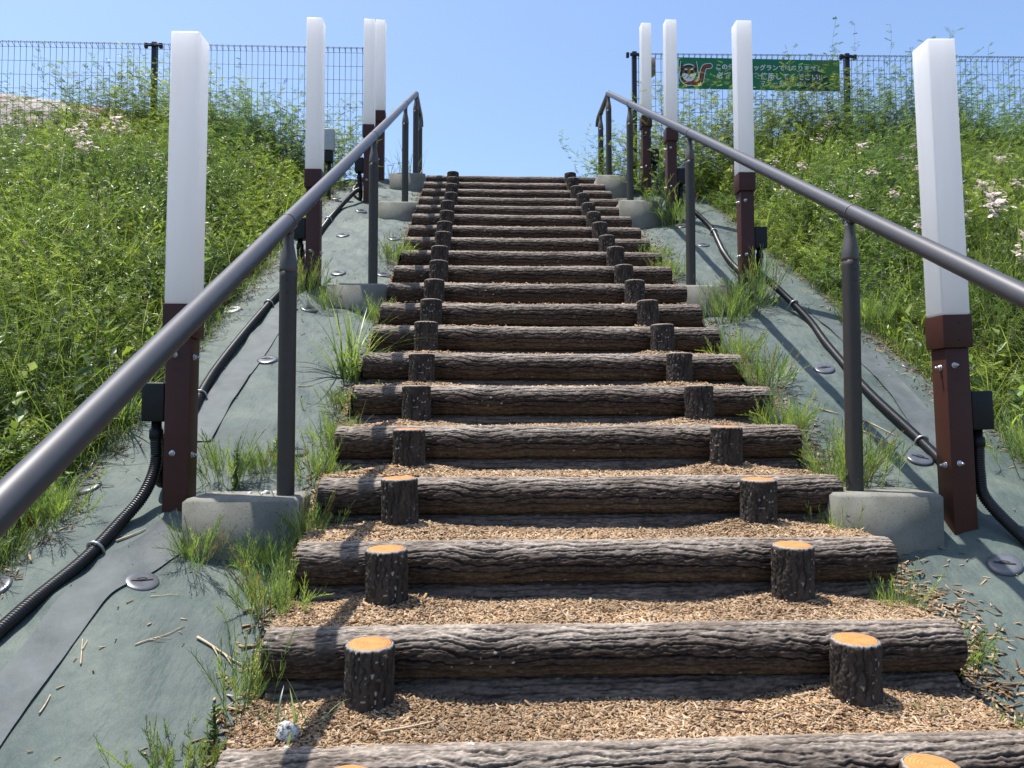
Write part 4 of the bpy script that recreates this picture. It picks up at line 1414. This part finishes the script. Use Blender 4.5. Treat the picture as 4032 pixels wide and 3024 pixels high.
HT = [horsetail(51, 46, 0.24, 0.038, 1.05), horsetail(52, 60, 0.21, 0.050, 1.05), horsetail(53, 30, 0.30, 0.03, 1.05), horsetail(54, 80, 0.13, 0.075, 1.05)]
HTS = [(-0.60, 2.26, 1, 1.0, 'horsetail clump at the left end of the second log step'), (-0.585, 1.97, 2, 0.85, 'tall horsetail clump at the left end of the nearest full log'),
       (-0.68, 1.80, 3, 0.9, 'low horsetail at the bottom left corner of the steps'), (-0.57, 2.60, 1, 1.0, 'horsetail clump beside the nearest left footing'),
       (-0.60, 2.86, 0, 0.95, 'horsetail clump around the base of the nearest left rail post'), (-0.57, 3.10, 1, 0.8, 'horsetail clump at the left end of the fourth log step'),
       (-0.56, 3.42, 3, 1.1, 'horsetail just below the long grass tuft'), (-0.60, 5.36, 1, 1.15, 'bright horsetail clump high up at the left log ends'),
       (-0.93, 2.86, 0, 0.95, 'horsetail clump behind the nearest left footing beside the lamp post'), (-0.80, 2.90, 1, 0.7, 'short horsetail behind the nearest left footing'),
       (-1.06, 4.72, 0, 1.2, 'wispy horsetail at the base of the second left lamp'), (-0.90, 4.55, 2, 0.8, 'thin horsetail before the second left footing'),
       (-1.44, 2.66, 1, 1.0, 'horsetail clump at the left grass edge beside the hose'), (-1.5, 2.45, 2, 0.8, 'taller horsetail at the left grass edge low down'),
       (-0.90, 2.52, 0, 0.8, 'trailing horsetail before the nearest left footing'), (-0.70, 2.50, 1, 0.75, 'horsetail against the front of the nearest left footing'),
       (-0.58, 2.44, 2, 0.7, 'thin horsetail between the nearest left footing and the log end'), (-0.57, 4.35, 1, 0.9, 'horsetail at the left log end below the second footing'),
       (1.76, 4.66, 2, 1.35, 'large horsetail clump at the base of the second right lamp'), (1.62, 4.55, 1, 1.35, 'large horsetail clump spilling over the second right footing'),
       (1.46, 4.42, 0, 1.2, 'horsetail clump before the second right footing'), (1.42, 2.84, 1, 1.15, 'horsetail clump at the base of the nearest right rail post'),
       (1.34, 2.80, 0, 0.85, 'horsetail clump hanging over the nearest right footing'), (1.22, 2.55, 2, 0.75, 'horsetail in front of the nearest right footing'),
       (1.70, 6.42, 0, 1.4, 'dark horsetail clump at the base of the third right lamp'), (1.55, 6.62, 2, 1.2, 'dark feathery horsetail on the third right footing'),
       (1.29, 5.10, 1, 0.95, 'horsetail at the right log ends above the second footing'), (1.30, 5.55, 3, 0.9, 'low horsetail at the right log ends far up'),
       (1.34, 3.86, 1, 0.95, 'horsetail at the right end of the seventh log'), (1.36, 3.58, 1, 1.0, 'bushy horsetail at the right end of the sixth log'),
       (1.31, 3.20, 1, 0.95, 'horsetail at the right end of the fifth log'), (1.25, 3.12, 0, 0.7, 'thin horsetail leaning over the right end of the fourth log'),
       (1.16, 1.86, 1, 0.95, 'dense horsetail in the shade at the bottom right'), (1.24, 1.83, 3, 1.0, 'low horsetail beside the right end of the lowest log'),
       (1.22, 2.22, 2, 0.65, 'thin horsetail under the right end of the second log'), (1.30, 2.12, 3, 0.8, 'low horsetail among spilled chips at the right'),
       (2.22, 2.95, 1, 1.2, 'horsetail clump at the right grass edge beside the nearest lamp'), (2.24, 4.3, 1, 1.2, 'horsetail clump at the right grass edge uphill')]
for x, y, k, s, lab in HTS:
    zz = float(max(sheet_z(np.array(x), np.array(y)), -9))
    o = link('horsetail_clump', HT[k], None, (x, y, zz), (rng.normal(0, .05), rng.normal(0, .05), rng.uniform(0, 6.28)))
    s = s * (0.84 if x < 0.3 else 0.95)
    o.scale = (s, s, s)
    tag(o, lab, 'horsetail', 'horsetail clumps along the steps')


def tuft(seed, n, L, wd):
    global rng
    keep = rng; rng = np.random.default_rng(seed)
    mb = MB()
    B = np.stack([rng.normal(0, 0.03, n), rng.normal(0, 0.03, n), np.full(n, -0.02)], -1)
    blades(mb, B, rng.uniform(0, 6.28, n), np.abs(rng.normal(0.2, 0.18, n)), L * rng.uniform(0.5, 1.1, n), wd * rng.uniform(0.7, 1.2, n), rng.uniform(0.3, 1.9, n), gcol(n, 1.3), 9)
    rng = keep
    return mb.mesh('grass_tuft', [M_leaf])


GT = [tuft(61, 85, 0.48, 0.0100), tuft(62, 14, 0.16, 0.009), tuft(63, 24, 0.26, 0.005)]
for x, y, k, s, lab in [(-0.62, 3.70, 0, 1.0, 'long arching grass tuft at the left end of the sixth and seventh logs'), (-0.43, 1.80, 1, 0.9, 'small broad-bladed grass beside the granite rock'),
                        (-0.70, 8.02, 2, 1.7, 'wispy pale grass by the topmost left footing'), (-0.95, 8.15, 2, 1.5, 'wispy grass behind the topmost left lamp'),
                        (-0.55, 3.05, 2, 1.0, 'upright thin grass near the nearest left rail post'), (-1.50, 3.3, 0, 0.7, 'broad grass tuft at the left grass edge behind the rail'),
                        (-1.58, 3.05, 0, 0.75, 'long grass leaning over the left grass edge near the lamp'), (1.50, 2.98, 2, 0.8, 'small dry grass on the nearest right footing')]:
    o = link('grass_tuft', GT[k], None, (x, y, float(sheet_z(np.array(x), np.array(y))) if y > 1.85 or x < -0.6 else -0.73), (0, 0, rng.uniform(0, 6.28)))
    o.scale = (s, s, s)
    tag(o, lab, 'grass tuft', 'grass tufts')


# ------------------------------------------------------------------ fleabane plants with pinkish white flowers
def fleabane(seed, nh, H):
    global rng
    keep = rng; rng = np.random.default_rng(seed)
    mb = MB()
    n = 1
    B = np.zeros((1, 3)); forbs(mb, np.repeat(B, 3, 0) + rng.normal(0, .01, (3, 3)) * [1, 1, 0], np.full(3, H * 0.9), 9, np.full(3, 0.07), np.full(3, 0.014), 1.0)
    fl = MB()
    for k in range(nh):
        a = rng.uniform(0, 6.28); rr = abs(rng.normal(0, 0.045))
        p = np.array([rr * math.cos(a), rr * math.sin(a), H + rng.normal(0, 0.025)])
        ribbons(mb, np.array([[0, 0, H * 0.75]]), p[None] - [[0, 0, 0.002]], np.array([0.002]), gcol(1))
        tilt = np.array([rng.normal(0, .35), rng.normal(-0.25, .35), 1]); tilt /= np.linalg.norm(tilt)
        A = np.cross(tilt, [1, 0, 0]); A /= np.linalg.norm(A); Bv = np.cross(tilt, A)
        np_ = 16; t = np.linspace(0, 6.28, np_, endpoint=False)
        r_ = 0.0150 * rng.uniform(0.8, 1.15)
        dirs = np.cos(t)[:, None] * A + np.sin(t)[:, None] * Bv
        pc = np.array([0.82, 0.73, 0.75]) * rng.uniform(0.85, 1.1) + np.array([0.04, 0, 0]) * rng.random()
        s = np.cross(dirs, tilt) * 0.0022
        V = np.stack([p + dirs * 0.004 - s, p + dirs * 0.004 + s, p + dirs * r_ + s * 1.2 + tilt * 0.0015, p + dirs * r_ - s * 1.2 + tilt * 0.0015], 1).reshape(-1, 3)
        fl.add(V, np.arange(np_ * 4).reshape(-1, 4), None, np.broadcast_to(pc, (np_ * 4, 3)))
        ring = np.stack([p + tilt * 0.002 + (np.cos(u) * A + np.sin(u) * Bv) * 0.0048 for u in np.linspace(0, 6.28, 8, endpoint=False)])
        fl.add(np.vstack([ring, [p + tilt * 0.0045]]), None, [[j, (j + 1) % 8, 8] for j in range(8)], np.broadcast_to([0.75, 0.50, 0.06], (9, 3)))
    rng = keep
    return mb.mesh('stem', [M_leaf]), fl.mesh('blossom', [M_petal])


FB = [fleabane(71, 11, 0.46), fleabane(72, 17, 0.50), fleabane(73, 6, 0.42), fleabane(74, 26, 0.52)]
FP = [(-3.49, 6.95, 2), (-3.16, 5.98, 3), (-2.95, 5.80, 1), (-2.89, 5.73, 3), (-3.12, 6.74, 3), (-3.05, 6.6, 3), (-3.33, 6.48, 1), (-1.60, 4.82, 2), (-2.23, 6.36, 0), (-3.34, 5.97, 0), (-3.42, 5.87, 0),
      (-2.56, 6.03, 0), (-3.2, 6.25, 3), (-3.0, 6.2, 1), (-2.9, 7.9, 1), (-1.75, 7.8, 1), (-2.0, 7.2, 0), (-1.75, 6.4, 2), (-2.2, 5.5, 2), (-4.2, 6.9, 0), (-2.65, 7.1, 2),
      (3.63, 7.7, 1), (3.55, 7.6, 0), (3.4, 6.41, 3), (2.82, 5.88, 0), (3.1, 5.65, 1), (3.56, 6.12, 1), (3.04, 5.81, 0), (2.75, 5.47, 0), (3.42, 4.95, 3), (3.0, 4.28, 3), (2.80, 3.80, 1), (2.86, 4.18, 1),
      (3.73, 5.1, 1), (2.78, 6.8, 0), (3.42, 4.83, 1), (3.24, 7.09, 0), (2.95, 4.05, 3), (3.05, 4.5, 1), (3.2, 4.6, 3), (2.70, 4.6, 0), (2.9, 5.2, 1), (2.6, 5.0, 2), (3.5, 5.4, 3), (3.9, 6.6, 1),
      (2.5, 6.1, 2), (2.45, 7.2, 2), (4.3, 7.2, 1), (4.6, 7.6, 0), (3.0, 3.7, 1), (3.15, 5.0, 1), (3.3, 5.6, 1), (2.7, 6.3, 1), (4.0, 5.6, 3), (3.85, 5.9, 1)]
proto = [None] * 4
for q, (x, y, k) in enumerate(FP):
    if proto[k] is None:
        o = empty('fleabane', (0, 0, 0)); link('stem', FB[k][0], o); link('blossom', FB[k][1], o); proto[k] = o
    else:
        o = copy_tree(proto[k])
    o.location = (x, y, float(gz(np.array(x), np.array(y))) - 0.02)
    o.rotation_euler = (rng.normal(0, .08), rng.normal(0, .08), rng.normal(0, 0.4))
    o.scale = (1, 1, rng.uniform(0.9, 1.15))
    side = 'left' if x < 0 else 'right'
    tag(o, 'pinkish white fleabane in flower among the weeds of the %s bank' % side, 'fleabane', 'fleabane flowers on the %s bank' % side)

# taller single plants
def tall_plant(x, y, H, L, wd, K, bright, name, label, cat, rust=False, seed=0):
    global rng
    keep = rng; rng = np.random.default_rng(seed)
    st = MB(); lf = MB()
    d = np.array([rng.normal(0, .06), rng.normal(0, .06), 1.0])
    P = np.stack([np.array([0, 0, -0.03]) + d * H * f for f in np.linspace(0, 1, 6)]); P[:, :2] += rng.normal(0, 0.008, (6, 2))
    add_tube(st, P, np.linspace(0.006, 0.003, 6), 6, True, (0.10, 0.07, 0.03) if rust else (0.07, 0.10, 0.03))
    for k in range(K):
        f = 0.12 + 0.88 * k / K
        p = np.array([np.interp(f, np.linspace(0, 1, 6), P[:, c]) for c in range(3)])[None]
        n = 3
        ya = rng.uniform(0, 6.28, n)
        ax = np.stack([np.cos(ya), np.sin(ya), rng.uniform(0.2, 1.2, n)], -1)
        c = gcol(n, bright) if not rust else np.array([[0.20, 0.085, 0.035]]) * rng.uniform(0.7, 1.3, (n, 1))
        leaves(lf, np.repeat(p, n, 0), ax, L * rng.uniform(0.6, 1.1, n) * (1.2 - 0.6 * f), wd * rng.uniform(0.8, 1.2, n), c, 0.15)
    rng = keep
    r = empty(name, (x, y, float(gz(np.array(x), np.array(y)))), label, cat)
    link('stem', st.mesh('stem', [M_leaf], True), r); link('leaf', lf.mesh('leaf', [M_leaf]), r)['kind'] = 'stuff'


tall_plant(-3.55, 6.55, 0.75, 0.10, 0.024, 16, 1.35, 'tall_weed', 'tall leafy weed with a dark stem standing above the left bank', 'weed', seed=81)
tall_plant(-2.60, 6.7, 0.55, 0.14, 0.034, 12, 1.5, 'tall_weed', 'bright broad-leaved weed right of the pink flowers on the left bank', 'weed', seed=82)
tall_plant(2.75, 6.9, 0.50, 0.14, 0.034, 10, 1.45, 'tall_weed', 'bright broad-leaved weed below the banner on the right bank', 'weed', seed=83)
tall_plant(3.35, 6.5, 0.50, 0.03, 0.012, 22, 1, 'dock', 'rust-brown dock seed stalk on the right bank beside the flowers', 'dock', True, 84)
tall_plant(2.55, 3.95, 0.35, 0.03, 0.012, 18, 1, 'dock', 'rust-brown dock stalk low on the right bank behind the rail', 'dock', True, 85)
tall_plant(-2.05, 4.1, 0.35, 0.03, 0.012, 18, 1, 'dock', 'rust-brown dock stalk on the left bank beside the nearest lamp', 'dock', True, 86)


for q, (x, y, h_, lab) in enumerate([(-0.90, 2.83, 0.20, 'small bushy mugwort between the nearest left lamp post and its footing'), (-0.78, 2.97, 0.17, 'small leafy mugwort behind the nearest left footing'),
                                     (-0.60, 1.86, 0.16, 'small cleavers sprig at the lower left log ends'), (-0.72, 1.66, 0.15, 'upright dark green sprig at the bottom edge left of the steps')]):
    tall_plant(x, y, h_, 0.042, 0.014, 14, 1.0, 'mugwort', lab, 'weed', seed=90 + q)

# ------------------------------------------------------------------ rocks, straw and twigs
def rock(x, y, z, s, seed, label, m=M_gran, name='rock'):
    bm = bmesh.new(); bmesh.ops.create_icosphere(bm, subdivisions=4, radius=1)
    r = np.random.default_rng(seed)
    dirs = r.normal(0, 1, (9, 3)); dirs /= np.linalg.norm(dirs, axis=1)[:, None]; cut = r.uniform(0.62, 0.9, 9)
    for v in bm.verts:
        p = np.array(v.co)
        for d, c in zip(dirs, cut):
            e = p @ d - c
            if e > 0: p = p - d * e * 0.9
        p = p * (1 + 0.06 * (float(vn(p[0] * 4 + 9, p[1] * 4 + p[2] * 3 + 9, seed)) - 0.5))
        v.co = p * np.array(s)
    me = bpy.data.meshes.new(name); bm.to_mesh(me); bm.free(); me.materials.append(m)
    for f in me.polygons: f.use_smooth = True
    return tag(link(name, me, None, (x, y, z), (r.normal(0, .2), r.normal(0, .2), r.uniform(0, 6))), label, 'rock')


rock(-0.425, 1.76, -0.705, (0.032, 0.026, 0.024), 3, 'speckled grey granite rock on the chips by the nearest left stump')
rock(-0.415, 1.715, -0.722, (0.010, 0.009, 0.007), 4, 'tiny pale stone just in front of the granite rock')
rock(-0.02, 1.70, -0.722, (0.017, 0.012, 0.009), 5, 'small white stone lying on the lowest chip tread')
for k, (x, y, s) in enumerate([(-0.74, 2.70, 0.022), (-0.71, 2.72, 0.016), (-0.80, 2.72, 0.014)]):
    rock(x, y, -0.27, (s, s * 0.8, s * 0.7), 6 + k, ['grey stone on the nearest left footing touching the rail post', 'smaller tan stone on the nearest left footing',
                                                 'darker stone at the back of the nearest left footing'][k])


def stick(x, y, L, yaw, r, label, m, branch=0, z=None, rise=0.0):
    mb = MB()
    t = np.linspace(-0.5, 0.5, 12)
    ex, ey = np.cos(yaw), np.sin(yaw)
    bend = rng.normal(0, 0.05) * (t ** 2 - 0.25) * L
    X_ = x + t * L * ex - bend * ey; Y_ = y + t * L * ey + bend * ex
    Zz = (sheet_z(X_, Y_) if z is None else np.full(12, z)) + r + 0.002 + rise * (t + 0.5)
    P = np.stack([X_, Y_, Zz], -1)
    off = np.array([x, y, Zz.mean()])
    add_tube(mb, P - off, np.linspace(r, r * 0.45, 12), 6)
    for k in range(branch):
        i = int(rng.integers(3, 9)); a = yaw + rng.choice([-1, 1]) * rng.uniform(0.3, 0.6)
        q = P[i] + np.outer(np.linspace(0, 1, 5), [np.cos(a) * L * 0.35, np.sin(a) * L * 0.35, 0.0])
        q[:, 2] = (sheet_z(q[:, 0], q[:, 1]) if z is None else z) + r + 0.003
        add_tube(mb, q - off, np.linspace(r * 0.6, r * 0.3, 5), 5)
    return tag(mb.build('straw', m, loc=tuple(off)), label, 'straw')


stick(-1.05, 2.10, 0.09, 2.0, 0.0022, 'split straw on the open fabric left of the forked twig', M_straw, 2)
stick(-0.87, 2.16, 0.13, 0.7, 0.0018, 'forked pale twig in the middle of the nearest fabric', M_straw, 2)
stick(-0.70, 2.13, 0.16, -0.45, 0.0040, 'thick dry stalk leaning into the horsetail at the lower left', M_straw, 2)
stick(-1.06, 1.95, 0.05, 1.6, 0.0024, 'short straight straw near the bottom left on the fabric', M_straw)
stick(-0.93, 2.34, 0.08, 0.4, 0.0018, 'curled straw below the dark anchor pin', M_straw, 1)
stick(-1.14, 2.58, 0.09, 0.75, 0.0034, 'dry stick lying against the nearest left hose clamp', M_straw)
stick(1.70, 3.22, 0.20, -1.1, 0.0034, 'long pale straw beside the nearest right anchor pin', M_straw)
stick(1.66, 3.12, 0.17, -1.0, 0.0030, 'second straw lying alongside the long pale straw', M_straw, 1)
stick(1.56, 3.34, 0.08, -0.7, 0.0040, 'short thick straw on the fabric behind the right rail post', M_straw)
stick(1.50, 4.05, 0.07, -0.4, 0.0030, 'short straw on the right fabric further up', M_straw)
stick(-0.80, 3.58, 0.07, 0.2, 0.0030, 'short straw on the left fabric beside the long grass tuft', M_straw)
stick(0.62, 1.845, 0.10, -0.3, 0.0032, 'dark twig on the lowest chip tread right of centre', M_twig, 0, -0.712)
stick(-0.16, 1.79, 0.13, 0.45, 0.0032, 'pale straight stick on the lowest chip tread', M_straw, 0, -0.714)
stick(1.30, 3.02, 0.16, 0.05, 0.0028, 'long straw sticking out at the right end of the fourth log', M_straw, 0, -0.06)
